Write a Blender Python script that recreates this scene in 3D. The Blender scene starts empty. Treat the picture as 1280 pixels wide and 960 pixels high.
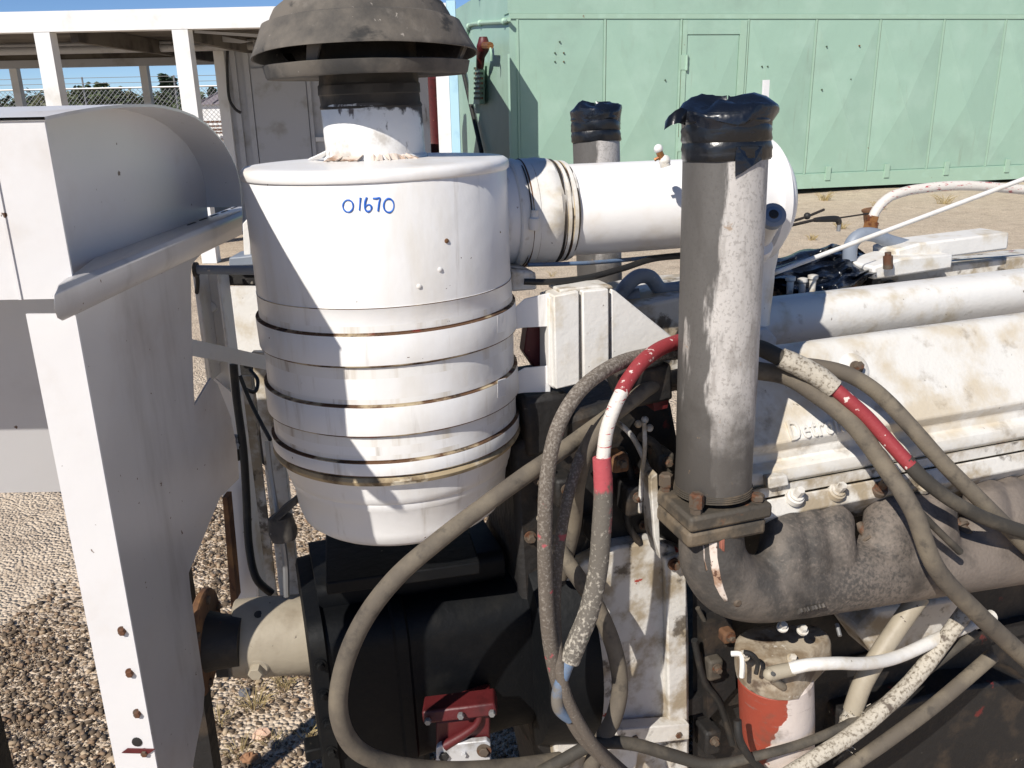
import bpy, math, random
import numpy as np
from mathutils import Vector, Matrix
random.seed(7); np.random.seed(7)
R = math.radians
S = bpy.context.scene
COL = S.collection

# ---------------------------------------------------------------- camera
H, PITCH, ROLL, F = 1.70, R(18.0), R(1.2), 1080.0
cam_d = bpy.data.cameras.new('camera'); cam = bpy.data.objects.new('camera', cam_d); COL.objects.link(cam)
cam_d.sensor_width = 36; cam_d.lens = F/1280*36; cam_d.clip_start = .02; cam_d.clip_end = 3000
cf = Vector((0, math.cos(PITCH), -math.sin(PITCH)))
r0 = Vector((1, 0, 0)); u0 = Vector((0, math.sin(PITCH), math.cos(PITCH)))
cr = r0*math.cos(ROLL) - u0*math.sin(ROLL); cu = u0*math.cos(ROLL) + r0*math.sin(ROLL)
C0 = Vector((0, 0, H))
cam.matrix_world = Matrix(((cr.x, cu.x, -cf.x, 0), (cr.y, cu.y, -cf.y, 0), (cr.z, cu.z, -cf.z, H), (0, 0, 0, 1)))
S.camera = cam
# ---------------------------------------------------------------- sky, sun, exposure
SUN_AZ, SUN_EL = 33.5, 41.0          # degrees left of "behind the camera", elevation
sv = Vector((-math.sin(R(SUN_AZ))*math.cos(R(SUN_EL)), -math.cos(R(SUN_AZ))*math.cos(R(SUN_EL)), math.sin(R(SUN_EL))))
w = bpy.data.worlds.new('World'); S.world = w; w.use_nodes = True
wn = w.node_tree; bg = wn.nodes['Background']
sky = wn.nodes.new('ShaderNodeTexSky'); sky.sky_type = 'NISHITA'; sky.sun_disc = False
sky.sun_elevation = R(SUN_EL); sky.sun_rotation = math.atan2(sv.x, sv.y)
sky.air_density = .6; sky.dust_density = 0.; sky.ozone_density = 6.0; sky.altitude = 500
wn.links.new(sky.outputs[0], bg.inputs[0]); bg.inputs[1].default_value = 0.095
sd = bpy.data.lights.new('sun', 'SUN'); sd.energy = 4.9; sd.angle = R(.53); sd.color = (1, .95, .87)
so = bpy.data.objects.new('sun', sd); COL.objects.link(so); so.rotation_euler = (-sv).to_track_quat('-Z', 'Y').to_euler()
so.location = (-3, -4, 6)
vs = S.view_settings; vs.view_transform = 'Standard'; vs.look = 'None'; vs.gamma = 1; vs.use_curve_mapping = False
vs.exposure = 0.2

# ---------------------------------------------------------------- placing: a pixel plus a real distance gives a point
def ray(px, py): return cr*((px-640)/F) + cu*((480-py)/F) + cf
def P(px, py, Y): d = ray(px, py); return C0 + d*(Y/d.y)
def PX(px, py, X): d = ray(px, py); return C0 + d*(X/d.x)
def PZ(px, py, z=0.): d = ray(px, py); return C0 + d*((z-H)/d.z)
def PV(px, py, o, n): d = ray(px, py); return C0 + d*((Vector(o)-C0).dot(n)/d.dot(n))
YAW = R(17)
U = Vector((math.cos(YAW), math.sin(YAW), math.tan(R(1.0)))).normalized()
Wd = Vector((-.017, 0, 1)); V = Wd.cross(U).normalized(); Wd = U.cross(V).normalized()
EO = P(895, 600, 1.36)
def PE(px, py, v=0.): return PV(px, py, EO + V*v, V)
def depth(p): return (p-C0).dot(cf)
def rad(halfpx, p): return halfpx/F*depth(p)

# ---------------------------------------------------------------- mesh builder
def frame(t, ref=None):
    t = t.normalized()
    a = Vector((0, 0, 1)) if ref is None else ref
    if abs(t.dot(a)) > .97: a = Vector((0, 1, 0))
    x = a.cross(t).normalized(); return x, t.cross(x).normalized()
class MB:
    def __init__(s): s.v = []; s.f = []; s.m = []
    def add(s, vs, fs, m=0):
        b = len(s.v); s.v += [tuple(v) for v in vs]
        for f in fs: s.f.append(tuple(b+i for i in f)); s.m.append(m)
        return s
    def hexa(s, p, m=0):     # p: 4 bottom, 4 top
        return s.add(p, [(3,2,1,0),(4,5,6,7),(0,1,5,4),(1,2,6,5),(2,3,7,6),(3,0,4,7)], m)
    def box(s, c, ax, ay, az, m=0):   # half-extent vectors
        c = Vector(c); ax = Vector(ax); ay = Vector(ay); az = Vector(az)
        q = [(-1,-1),(1,-1),(1,1),(-1,1)]
        return s.hexa([c+ax*i+ay*j-az for i, j in q] + [c+ax*i+ay*j+az for i, j in q], m)
    def abox(s, x0, x1, y0, y1, z0, z1, m=0):
        return s.box(((x0+x1)/2, (y0+y1)/2, (z0+z1)/2), ((x1-x0)/2, 0, 0), (0, (y1-y0)/2, 0), (0, 0, (z1-z0)/2), m)
    def prism(s, pts, ext, m=0):
        n = len(pts); pts = [Vector(p) for p in pts]; ext = Vector(ext)
        nrm = Vector((0, 0, 0))
        for i in range(n): nrm += pts[i].cross(pts[(i+1) % n])
        fl = nrm.dot(ext) > 0
        a, b = list(range(n)), list(range(n, 2*n))
        fs = [tuple(reversed(a)), tuple(b)] if fl else [tuple(a), tuple(reversed(b))]
        for i in range(n):
            j = (i+1) % n
            fs.append((i, j, n+j, n+i) if fl else (j, i, n+i, n+j))
        return s.add(pts + [p+ext for p in pts], fs, m)
    def rings(s, rings, m=0, caps=True, mats=None):
        n = len(rings[0]); vs = [p for r_ in rings for p in r_]; b = len(s.v)
        s.v += [tuple(p) for p in vs]
        for k in range(len(rings)-1):
            mm = mats[k] if mats else m
            for i in range(n):
                j = (i+1) % n
                s.f.append((b+k*n+i, b+k*n+j, b+(k+1)*n+j, b+(k+1)*n+i)); s.m.append(mm)
        if caps:
            s.f.append(tuple(b+i for i in reversed(range(n)))); s.m.append(mats[0] if mats else m)
            e = b+(len(rings)-1)*n
            s.f.append(tuple(e+i for i in range(n))); s.m.append(mats[-1] if mats else m)
        return s
    def lathe(s, A, B, prof, n=48, m=0, caps=True, mats=None, wob=0., seed=0):
        A = Vector(A); d = (Vector(B)-A).normalized(); x, y = frame(d)
        rs = []
        for t, r_ in prof:
            ring = []
            for i in range(n):
                a = 2*math.pi*i/n
                q = r_ + (wob*(math.sin(3*a+seed+t*40)+.6*math.sin(7*a+seed*2+t*90)) if wob else 0)
                ring.append(A + d*t + x*(q*math.cos(a)) + y*(q*math.sin(a)))
            rs.append(ring)
        return s.rings(rs, m, caps, mats)
    def tube(s, pts, r_, n=12, m=0, sub=6, caps=True, wob=0.):
        pts = [Vector(p) for p in pts]
        rr = r_ if isinstance(r_, (list, tuple)) else [r_]*len(pts)
        if sub > 1 and len(pts) > 2:
            q, qr = [], []
            for i in range(len(pts)-1):
                p0 = pts[max(i-1, 0)]; p1 = pts[i]; p2 = pts[i+1]; p3 = pts[min(i+2, len(pts)-1)]
                for k in range(sub):
                    t = k/sub
                    q.append(.5*((2*p1)+(p2-p0)*t+(2*p0-5*p1+4*p2-p3)*t*t+(3*p1-p0-3*p2+p3)*t**3)); qr.append(rr[i]*(1-t)+rr[i+1]*t)
            q.append(pts[-1]); qr.append(rr[-1]); pts, rr = q, qr
        rs = []; x = None
        for i, p in enumerate(pts):
            t = (pts[min(i+1, len(pts)-1)]-pts[max(i-1, 0)]).normalized()
            if x is None: x, y = frame(t)
            else: x = (x - t*x.dot(t)).normalized(); y = t.cross(x)
            k = rr[i]*(1+(random.uniform(-wob, wob) if wob else 0))
            rs.append([p + x*(k*math.cos(2*math.pi*j/n)) + y*(k*math.sin(2*math.pi*j/n)) for j in range(n)])
        return s.rings(rs, m, caps)
    def bolt(s, c, d, r_, h, m=0, washer=True):
        c = Vector(c); d = Vector(d).normalized()
        if washer: s.lathe(c, c+d, [(-.002, r_*1.5), (h*.18, r_*1.5)], 16, m); c = c+d*h*.18
        s.lathe(c, c+d, [(0, r_), (h*.75, r_), (h*.85, r_*.88)], 6, m)
        return s
    def ball(s, c, r_, n=12, m=0, sc=(1, 1, 1)):
        k = 7; c = Vector(c)
        rs = [[c + Vector((r_*sc[0]*math.sin(max(.02, math.pi*i/k))*math.cos(2*math.pi*j/n), r_*sc[1]*math.sin(max(.02, math.pi*i/k))*math.sin(2*math.pi*j/n), -r_*sc[2]*math.cos(math.pi*i/k))) for j in range(n)] for i in range(k+1)]
        rs[-1] = [c + Vector((r_*sc[0]*.02*math.cos(2*math.pi*j/n), r_*sc[1]*.02*math.sin(2*math.pi*j/n), r_*sc[2])) for j in range(n)]
        return s.rings(rs, m)
    def build(s, name, mats, parent=None, smooth=38, bevel=0., label=None, kind=None):
        me = bpy.data.meshes.new(name); off = parent_loc(parent)
        me.from_pydata([(v[0]-off.x, v[1]-off.y, v[2]-off.z) for v in s.v], [], s.f)
        mats = mats if isinstance(mats, (list, tuple)) else [mats]
        for k in mats: me.materials.append(k)
        me.polygons.foreach_set('material_index', s.m)
        if smooth:
            me.polygons.foreach_set('use_smooth', [True]*len(s.f)); me.set_sharp_from_angle(angle=R(smooth))
        me.update()
        o = bpy.data.objects.new(name, me); COL.objects.link(o); o.parent = parent
        if bevel:
            b = o.modifiers.new('bevel', 'BEVEL'); b.width = bevel; b.segments = 2; b.limit_method = 'ANGLE'; b.angle_limit = R(40); b.harden_normals = False
        if label: o['label'] = label
        if kind: o['kind'] = kind
        return o
def parent_loc(p):
    o = Vector((0, 0, 0))
    while p is not None: o += p.location; p = p.parent
    return o
def thing(name, label, cat, loc, group=None):
    o = bpy.data.objects.new(name, None); COL.objects.link(o); o.location = Vector(loc); o.empty_display_size = .05
    o['label'] = label; o['category'] = cat
    if group: o['group'] = group
    return o
def tag(o, label, cat, group=None):
    o['label'] = label; o['category'] = cat
    if group: o['group'] = group
    return o
def recenter(o):
    """move a single-mesh thing's origin to the base of its mesh"""
    me = o.data; co = np.empty(len(me.vertices)*3); me.vertices.foreach_get('co', co); co = co.reshape(-1, 3)
    c = np.array([co[:, 0].mean(), co[:, 1].mean(), co[:, 2].min()]); co -= c
    me.vertices.foreach_set('co', co.ravel()); me.update(); o.location = o.location + Vector(c); return o

# ---------------------------------------------------------------- materials
def lin(r, g, b):
    f = lambda c: (c/255/12.92 if c/255 <= .04045 else ((c/255+.055)/1.055)**2.4)
    return (f(r), f(g), f(b), 1)
def mat(name, col, rough=.5, metal=0., layers=(), bump=None, spec=.5, vary=.0, coat=0., trans=0.):
    """layers: dicts col, scale, lo, hi, detail, st (stretch xyz), off, rough, metal, grad=(x,y,z,k) added to the noise, bump"""
    m = bpy.data.materials.new(name); m.use_nodes = True; nt = m.node_tree; N = nt.nodes; L = nt.links
    b = N['Principled BSDF']; b.inputs['Specular IOR Level'].default_value = spec
    tc = N.new('ShaderNodeTexCoord')
    def val(v): n = N.new('ShaderNodeValue'); n.outputs[0].default_value = v; return n.outputs[0]
    c = N.new('ShaderNodeRGB'); c.outputs[0].default_value = col if len(col) == 4 else (*col, 1); cs = c.outputs[0]
    rs = val(rough); ms = val(metal)
    if vary:
        nz = N.new('ShaderNodeTexNoise'); nz.inputs['Scale'].default_value = 9; nz.inputs['Detail'].default_value = 5
        L.new(tc.outputs['Object'], nz.inputs['Vector'])
        mr = N.new('ShaderNodeMapRange'); mr.inputs[1].default_value = .3; mr.inputs[2].default_value = .7; mr.inputs[3].default_value = 1-vary; mr.inputs[4].default_value = 1+vary*.5
        L.new(nz.outputs[0], mr.inputs[0])
        mx = N.new('ShaderNodeVectorMath'); mx.operation = 'SCALE'; L.new(cs, mx.inputs[0]); L.new(mr.outputs[0], mx.inputs['Scale']); cs = mx.outputs[0]
    hs = None
    for k, l in enumerate(layers):
        mp = N.new('ShaderNodeMapping'); L.new(tc.outputs['Object'], mp.inputs[0])
        mp.inputs['Scale'].default_value = l.get('st', (1, 1, 1)); mp.inputs['Location'].default_value = (3.1*k+l.get('off', 0), 1.7*k, .9*k)
        nz = N.new('ShaderNodeTexNoise'); nz.inputs['Scale'].default_value = l.get('scale', 8); nz.inputs['Detail'].default_value = l.get('detail', 6); nz.inputs['Roughness'].default_value = l.get('nr', .6)
        L.new(mp.outputs[0], nz.inputs['Vector']); src = nz.outputs[0]
        if 'grad' in l:
            g = l['grad']; dp = N.new('ShaderNodeVectorMath'); dp.operation = 'DOT_PRODUCT'; dp.inputs[1].default_value = g[:3]
            L.new(tc.outputs['Object'], dp.inputs[0]); ad = N.new('ShaderNodeMath'); ad.operation = 'ADD'; L.new(src, ad.inputs[0])
            a2 = N.new('ShaderNodeMath'); a2.operation = 'ADD'; a2.inputs[1].default_value = g[3]; L.new(dp.outputs['Value'], a2.inputs[0]); L.new(a2.outputs[0], ad.inputs[1]); src = ad.outputs[0]
        mr = N.new('ShaderNodeMapRange'); mr.interpolation_type = 'SMOOTHSTEP'; mr.inputs[1].default_value = l['lo']; mr.inputs[2].default_value = l['hi']; mr.inputs[4].default_value = l.get('amt', 1.); L.new(src, mr.inputs[0]); fac = mr.outputs[0]
        mx = N.new('ShaderNodeMix'); mx.data_type = 'RGBA'; L.new(fac, mx.inputs['Factor']); L.new(cs, mx.inputs['A'])
        mx.inputs['B'].default_value = l['col'] if len(l['col']) == 4 else (*l['col'], 1); cs = mx.outputs['Result']
        for key, sock in (('rough', 'rs'), ('metal', 'ms')):
            if key in l:
                q = N.new('ShaderNodeMix'); L.new(fac, q.inputs['Factor']); L.new(rs if sock == 'rs' else ms, q.inputs['A']); q.inputs['B'].default_value = l[key]
                if sock == 'rs': rs = q.outputs['Result']
                else: ms = q.outputs['Result']
        if 'bump' in l:
            bm = N.new('ShaderNodeBump'); bm.inputs['Strength'].default_value = 1; bm.inputs['Distance'].default_value = abs(l['bump']); bm.invert = l['bump'] < 0
            L.new(fac, bm.inputs['Height'])
            if hs is not None: L.new(hs, bm.inputs['Normal'])
            hs = bm.outputs[0]
    if bump:
        for sc, dist, det in (bump if isinstance(bump, list) else [bump]):
            nz = N.new('ShaderNodeTexNoise'); nz.inputs['Scale'].default_value = sc; nz.inputs['Detail'].default_value = det; L.new(tc.outputs['Object'], nz.inputs['Vector'])
            bm = N.new('ShaderNodeBump'); bm.inputs['Strength'].default_value = 1; bm.inputs['Distance'].default_value = dist; L.new(nz.outputs[0], bm.inputs['Height'])
            if hs is not None: L.new(hs, bm.inputs['Normal'])
            hs = bm.outputs[0]
    L.new(cs, b.inputs['Base Color']); L.new(rs, b.inputs['Roughness']); L.new(ms, b.inputs['Metallic'])
    if hs is not None: L.new(hs, b.inputs['Normal'])
    if coat: b.inputs['Coat Weight'].default_value = coat; b.inputs['Coat Roughness'].default_value = .15
    return m
RUST = lin(100, 66, 46); RUSTD = lin(74, 38, 26); GRIME = lin(96, 82, 62); DUST = lin(150, 134, 112); REDP = lin(176, 58, 56)
M = {}
M['white'] = mat('white_paint', (.77, .76, .75), .34, layers=[
    dict(col=lin(206, 198, 184), scale=7, lo=.5, hi=.75, st=(1, 1, .25), amt=.7, rough=.55),
    dict(col=lin(140, 124, 98), scale=30, lo=.58, hi=.78, st=(1, 1, .10), amt=.6, rough=.6),
    dict(col=RUSTD, scale=60, lo=.735, hi=.75, detail=3)], bump=[(34, .0009, 3), (7, .0022, 2)])
M['white_stain'] = mat('streaked_white_paint', (.74, .725, .70), .45, layers=[
    dict(col=lin(176, 160, 134), scale=34, lo=.48, hi=.72, st=(1, 1, .07), amt=.55, rough=.6),
    dict(col=lin(120, 94, 70), scale=52, lo=.60, hi=.74, st=(1, 1, .10), amt=.55),
    dict(col=lin(80, 56, 42), scale=80, lo=.70, hi=.76, st=(1, 1, .5), amt=.7)], bump=[(34, .0009, 3)])
M['white_clean'] = mat('white_paint_lid', (.78, .765, .75), .36, layers=[
    dict(col=lin(214, 204, 190), scale=9, lo=.5, hi=.72, amt=.6), dict(col=RUSTD, scale=45, lo=.74, hi=.76)], bump=(30, .0008, 3))
M['white_old'] = mat('old_white_paint', (.70, .68, .645), .5, layers=[
    dict(col=lin(186, 172, 146), scale=11, lo=.48, hi=.7, amt=.8),
    dict(col=lin(128, 114, 92), scale=24, lo=.62, hi=.76, amt=.55),
    dict(col=lin(96, 80, 62), scale=70, lo=.71, hi=.76, detail=3, bump=-.0005)], bump=[(120, .0006, 3), (22, .0012, 3)])
M['white_grimy'] = mat('grimy_white_paint', (.62, .595, .55), .6, layers=[
    dict(col=lin(150, 134, 108), scale=13, lo=.42, hi=.62, amt=.9),
    dict(col=lin(70, 60, 48), scale=17, lo=.56, hi=.66, amt=.85, bump=-.0006),
    dict(col=lin(158, 62, 50), scale=21, lo=.69, hi=.71)], bump=[(90, .0012, 4)])
M['shroud'] = mat('shroud_white', (.66, .645, .64), .33, layers=[
    dict(col=lin(176, 160, 140), scale=5, lo=.52, hi=.8, amt=.5, rough=.5),
    dict(col=lin(92, 70, 54), scale=55, lo=.715, hi=.74, detail=3),
    dict(col=RUST, scale=18, lo=.75, hi=.78)], bump=[(5, .006, 1), (60, .0004, 3)])
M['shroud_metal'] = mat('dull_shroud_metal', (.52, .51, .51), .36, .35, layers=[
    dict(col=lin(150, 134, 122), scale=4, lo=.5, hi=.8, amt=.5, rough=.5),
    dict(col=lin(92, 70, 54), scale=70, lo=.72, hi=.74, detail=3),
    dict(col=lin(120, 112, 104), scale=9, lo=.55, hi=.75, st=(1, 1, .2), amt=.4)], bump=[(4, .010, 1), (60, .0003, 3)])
M['rubber_dust'] = mat('dusty_rubber', lin(56, 54, 52), .85, layers=[
    dict(col=lin(112, 104, 94), scale=7, lo=.38, hi=.64, amt=.75), dict(col=lin(140, 132, 122), scale=22, lo=.56, hi=.75, amt=.5),
    dict(col=lin(34, 34, 34), scale=12, lo=.58, hi=.68, st=(1, 1, 1.6), amt=.85), dict(col=lin(168, 160, 150), scale=70, lo=.68, hi=.72, amt=.7)], bump=[(60, .0012, 4), (9, .003, 2)])
M['rubber'] = mat('black_rubber', lin(33, 32, 31), .6, layers=[dict(col=lin(84, 74, 62), scale=20, lo=.5, hi=.75, amt=.5)], bump=(90, .0006, 3))
M['soot'] = mat('sooty_sleeve', lin(46, 42, 38), .8, layers=[dict(col=lin(98, 86, 72), scale=11, lo=.5, hi=.68, amt=.8), dict(col=lin(22, 20, 19), scale=8, lo=.55, hi=.7)], bump=(40, .0015, 4))
M['line'] = mat('rust_seam', lin(94, 66, 44), .9, layers=[dict(col=lin(176, 160, 132), scale=13, lo=.47, hi=.58), dict(col=lin(46, 32, 26), scale=24, lo=.53, hi=.66, amt=.9), dict(col=lin(120, 40, 30), scale=9, lo=.64, hi=.7)])
M['neck'] = mat('sooty_neck_paint', (.76, .75, .73), .45, layers=[dict(col=lin(150, 138, 122), scale=22, lo=.5, hi=.7, amt=.6), dict(col=lin(52, 46, 42), scale=16, lo=.54, hi=.62, grad=(2.6, -.6, 6.0, -4.17), amt=.95, rough=.8), dict(col=lin(70, 52, 42), scale=30, lo=.60, hi=.66, st=(1, 1, .5), amt=.9)], bump=[(60, .001, 4)])
M['blue_ink'] = mat('blue_marker', lin(26, 96, 190), .5, layers=[dict(col=lin(70, 140, 214), scale=120, lo=.45, hi=.7, amt=.6)])
M['steel'] = mat('weathered_pipe_steel', lin(188, 183, 178), .55, .05, layers=[
    dict(col=lin(158, 153, 148), scale=9, lo=.42, hi=.68, st=(1, 1, .35), amt=.7),
    dict(col=lin(170, 165, 160), scale=90, lo=.45, hi=.7, st=(1, 1, .5), amt=.6),
    dict(col=lin(142, 136, 130), scale=26, lo=.5, hi=.62, st=(1, 1, .3), amt=.7),
    dict(col=lin(130, 124, 118), scale=200, lo=.55, hi=.62, detail=2, amt=.45),
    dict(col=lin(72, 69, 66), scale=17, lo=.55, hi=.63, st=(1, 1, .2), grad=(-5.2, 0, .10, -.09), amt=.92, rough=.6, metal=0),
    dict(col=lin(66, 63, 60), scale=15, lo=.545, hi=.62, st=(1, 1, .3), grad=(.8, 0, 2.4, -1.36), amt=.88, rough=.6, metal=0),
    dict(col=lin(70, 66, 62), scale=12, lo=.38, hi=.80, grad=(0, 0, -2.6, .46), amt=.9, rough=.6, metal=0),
    dict(col=lin(146, 120, 92), scale=30, lo=.68, hi=.75, amt=.7)], bump=[(150, .0003, 3), (25, .0008, 3)])
M['tape'] = mat('black_tape', lin(16, 18, 22), .3, layers=[dict(col=lin(64, 66, 72), scale=14, lo=.55, hi=.8, st=(.6, .6, 4), amt=.5, rough=.45)], bump=[(24, .003, 2), (90, .0008, 2)], spec=.6)
M['plastic'] = mat('black_plastic_sheet', lin(15, 20, 30), .27, layers=[dict(col=lin(60, 72, 92), scale=10, lo=.6, hi=.85, amt=.4)], bump=[(14, .008, 3), (50, .002, 2)], spec=.6)
M['iron'] = mat('sooty_cast_iron', lin(76, 72, 68), .72, .15, layers=[
    dict(col=lin(108, 100, 92), scale=14, lo=.42, hi=.6, amt=.9), dict(col=lin(134, 122, 112), scale=150, lo=.44, hi=.72, amt=.6, grad=(.9, 0, 0, -.02)),
    dict(col=lin(52, 48, 45), scale=9, lo=.48, hi=.74, amt=.75), dict(col=lin(130, 84, 54), scale=15, lo=.70, hi=.76)], bump=[(160, .0012, 3), (30, .0018, 3)])
M['iron_dark'] = mat('dark_flange_iron', lin(74, 68, 60), .7, .1, layers=[
    dict(col=lin(118, 104, 86), scale=16, lo=.45, hi=.64, amt=.8), dict(col=lin(168, 96, 44), scale=10, lo=.60, hi=.70, amt=.85), dict(col=lin(36, 33, 30), scale=20, lo=.58, hi=.7, amt=.7)], bump=[(120, .001, 3)])
M['peel'] = mat('peeling_white_paint', lin(206, 192, 180), .7, layers=[dict(col=lin(156, 126, 104), scale=26, lo=.5, hi=.62), dict(col=lin(90, 60, 44), scale=60, lo=.62, hi=.66)], bump=(70, .001, 3))
M['rustbolt'] = mat('rusty_bolt', lin(98, 86, 74), .75, .3, layers=[dict(col=RUST, scale=40, lo=.48, hi=.6)], bump=(200, .0004, 2))
M['rust'] = mat('rusty_steel', lin(98, 68, 46), .85, layers=[dict(col=lin(138, 100, 62), scale=16, lo=.45, hi=.65), dict(col=lin(60, 38, 28), scale=30, lo=.55, hi=.68)], bump=(120, .0008, 3))
M['black_paint'] = mat('greasy_black_paint', lin(9, 11, 14), .6, layers=[
    dict(col=lin(26, 25, 23), scale=8, lo=.5, hi=.7, amt=.7, rough=.75), dict(col=lin(44, 41, 37), scale=4, lo=.5, hi=.75, amt=.5), dict(col=lin(118, 112, 102), scale=46, lo=.69, hi=.74, st=(1, 1, .5), amt=.45)], bump=(60, .0012, 4), spec=.22)
M['grease'] = mat('greasy_engine_iron', lin(28, 26, 25), .65, layers=[dict(col=lin(70, 58, 46), scale=12, lo=.5, hi=.7, amt=.7), dict(col=lin(110, 36, 32), scale=14, lo=.66, hi=.72, amt=.8), dict(col=lin(150, 142, 130), scale=34, lo=.70, hi=.74, amt=.7)], bump=(50, .003, 4))
M['tan'] = mat('tan_primer', lin(158, 148, 130), .55, layers=[dict(col=lin(126, 114, 96), scale=9, lo=.45, hi=.7, amt=.8), dict(col=lin(70, 58, 48), scale=40, lo=.68, hi=.72), dict(col=lin(176, 70, 60), scale=30, lo=.73, hi=.75)], bump=(60, .001, 3))
M['red'] = mat('red_paint', lin(84, 25, 27), .5, layers=[dict(col=lin(56, 18, 19), scale=14, lo=.5, hi=.68, amt=.8), dict(col=lin(200, 140, 110), scale=40, lo=.68, hi=.72)], bump=(80, .0008, 3))
M['filter_red'] = mat('orange_red_filter_paint', lin(148, 64, 46), .6, layers=[dict(col=lin(204, 192, 184), scale=9, lo=.44, hi=.475, grad=(14.0, 0, -2.4, 1.12), detail=5, bump=.0006, rough=.6),
    dict(col=lin(124, 104, 96), scale=40, lo=.58, hi=.7, st=(.7, .7, 2.4), amt=.6), dict(col=lin(90, 76, 64), scale=14, lo=.56, hi=.72, amt=.6)], bump=(90, .0007, 3))
M['head'] = mat('oily_filter_head', lin(168, 156, 138), .6, layers=[dict(col=lin(118, 100, 78), scale=16, lo=.42, hi=.62, amt=.85), dict(col=lin(74, 56, 44), scale=22, lo=.54, hi=.68, amt=.8), dict(col=lin(206, 200, 190), scale=40, lo=.62, hi=.7, amt=.8)], bump=(80, .0015, 4))
M['cover_white'] = mat('grimy_cast_cover', (.66, .64, .60), .5, layers=[dict(col=lin(190, 176, 152), scale=8, lo=.42, hi=.66, amt=.85), dict(col=lin(128, 112, 90), scale=17, lo=.56, hi=.74, amt=.6), dict(col=lin(92, 78, 62), scale=60, lo=.68, hi=.74, amt=.8)], bump=[(140, .0007, 3), (18, .0016, 3)])
M['hose'] = mat('dusty_grey_hose', lin(92, 84, 74), .85, layers=[dict(col=lin(122, 112, 96), scale=10, lo=.4, hi=.65, amt=.8), dict(col=lin(62, 57, 52), scale=30, lo=.52, hi=.7, amt=.7)], bump=[(300, .0005, 2)])
M['hose_speck'] = mat('paint_flecked_hose', lin(94, 85, 76), .85, layers=[dict(col=lin(158, 150, 140), scale=240, lo=.46, hi=.70, detail=5, amt=.6, grad=(0, 0, .22, -.13)), dict(col=lin(170, 78, 84), scale=22, lo=.66, hi=.7, amt=.8)], bump=[(220, .0012, 3)])
M['hose_dark'] = mat('dark_hose', lin(58, 54, 48), .8, layers=[dict(col=lin(96, 88, 76), scale=13, lo=.45, hi=.68, amt=.8)], bump=[(260, .0006, 2)])
M['hose_red'] = mat('red_hose', lin(142, 50, 54), .6, layers=[dict(col=lin(214, 196, 188), scale=60, lo=.60, hi=.64, st=(1, 1, 1)), dict(col=lin(100, 30, 34), scale=20, lo=.6, hi=.7, amt=.6)], bump=(160, .0008, 3))
M['hose_white'] = mat('cracked_white_hose', lin(208, 202, 194), .65, layers=[dict(col=lin(168, 60, 64), scale=90, lo=.60, hi=.63, st=(.5, .5, 2.5)), dict(col=lin(120, 110, 100), scale=50, lo=.66, hi=.7)], bump=(150, .001, 3))
M['sleeve'] = mat('flaking_hose_sleeve', lin(98, 92, 84), .8, layers=[dict(col=lin(170, 74, 80), scale=8, lo=.5, hi=.56, grad=(0, 0, 2.2, -.34), bump=.0004), dict(col=lin(184, 176, 162), scale=150, lo=.48, hi=.66, amt=.8, grad=(0, 0, -.55, .0), bump=.0008), dict(col=lin(60, 84, 70), scale=26, lo=.64, hi=.7, amt=.7)], bump=(160, .001, 3))
M['sleeve2'] = mat('flaking_tan_sleeve', lin(176, 168, 154), .75, layers=[dict(col=lin(112, 102, 88), scale=150, lo=.46, hi=.66), dict(col=lin(90, 80, 70), scale=20, lo=.6, hi=.68)], bump=[(130, .002, 3)])
M['blue_tube'] = mat('blue_grey_tube', lin(96, 116, 142), .6, layers=[dict(col=lin(110, 104, 96), scale=20, lo=.45, hi=.65)], bump=(150, .0005, 2))
M['blue_pipe'] = mat('grey_blue_pipe', lin(128, 136, 148), .5, layers=[dict(col=lin(80, 84, 92), scale=12, lo=.5, hi=.7, amt=.8), dict(col=lin(190, 186, 180), scale=30, lo=.66, hi=.7)], bump=(100, .0006, 3))
M['green'] = mat('green_container_paint', lin(152, 182, 164), .48, layers=[dict(col=lin(162, 190, 173), scale=1.6, lo=.45, hi=.7, amt=.7), dict(col=lin(146, 170, 152), scale=5, lo=.56, hi=.75, st=(1, 1, .3), amt=.5), dict(col=lin(110, 76, 52), scale=22, lo=.74, hi=.76), dict(col=lin(120, 110, 84), scale=9, lo=.64, hi=.80, st=(1, 1, .06), amt=.5), dict(col=lin(134, 156, 142), scale=.8, lo=.5, hi=.75, amt=.5)], bump=[(2.2, .006, 2), (7, .002, 2)])
M['green_trim'] = mat('green_trim_paint', lin(156, 184, 164), .5, layers=[dict(col=lin(120, 84, 52), scale=7, lo=.70, hi=.72, amt=.8), dict(col=lin(168, 198, 180), scale=4, lo=.5, hi=.7, amt=.5)])
M['green_edge'] = mat('panel_gap', lin(70, 84, 66), .8, layers=[dict(col=lin(120, 76, 46), scale=6, lo=.5, hi=.62)])
M['shed_white'] = mat('shed_white_paint', (.74, .735, .72), .5, layers=[dict(col=lin(190, 184, 172), scale=2.5, lo=.5, hi=.75, amt=.7), dict(col=lin(120, 80, 56), scale=9, lo=.72, hi=.76)], bump=(10, .002, 3))
M['shed_grey'] = mat('shed_grey_wall', lin(176, 178, 182), .6, layers=[dict(col=lin(140, 136, 128), scale=3, lo=.5, hi=.72, amt=.7), dict(col=lin(90, 80, 68), scale=7, lo=.66, hi=.74, st=(1, 1, .3), amt=.7)])
M['shed_dark'] = mat('shed_roof_inside', lin(98, 92, 84), .8, layers=[dict(col=lin(60, 54, 48), scale=2, lo=.45, hi=.65)])
M['shed_sky_side'] = mat('sky_reflecting_white', lin(172, 208, 222), .45, layers=[dict(col=lin(140, 180, 200), scale=4, lo=.5, hi=.7, amt=.6)])  # sky reflected on the white post's side, put into the colour
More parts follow.
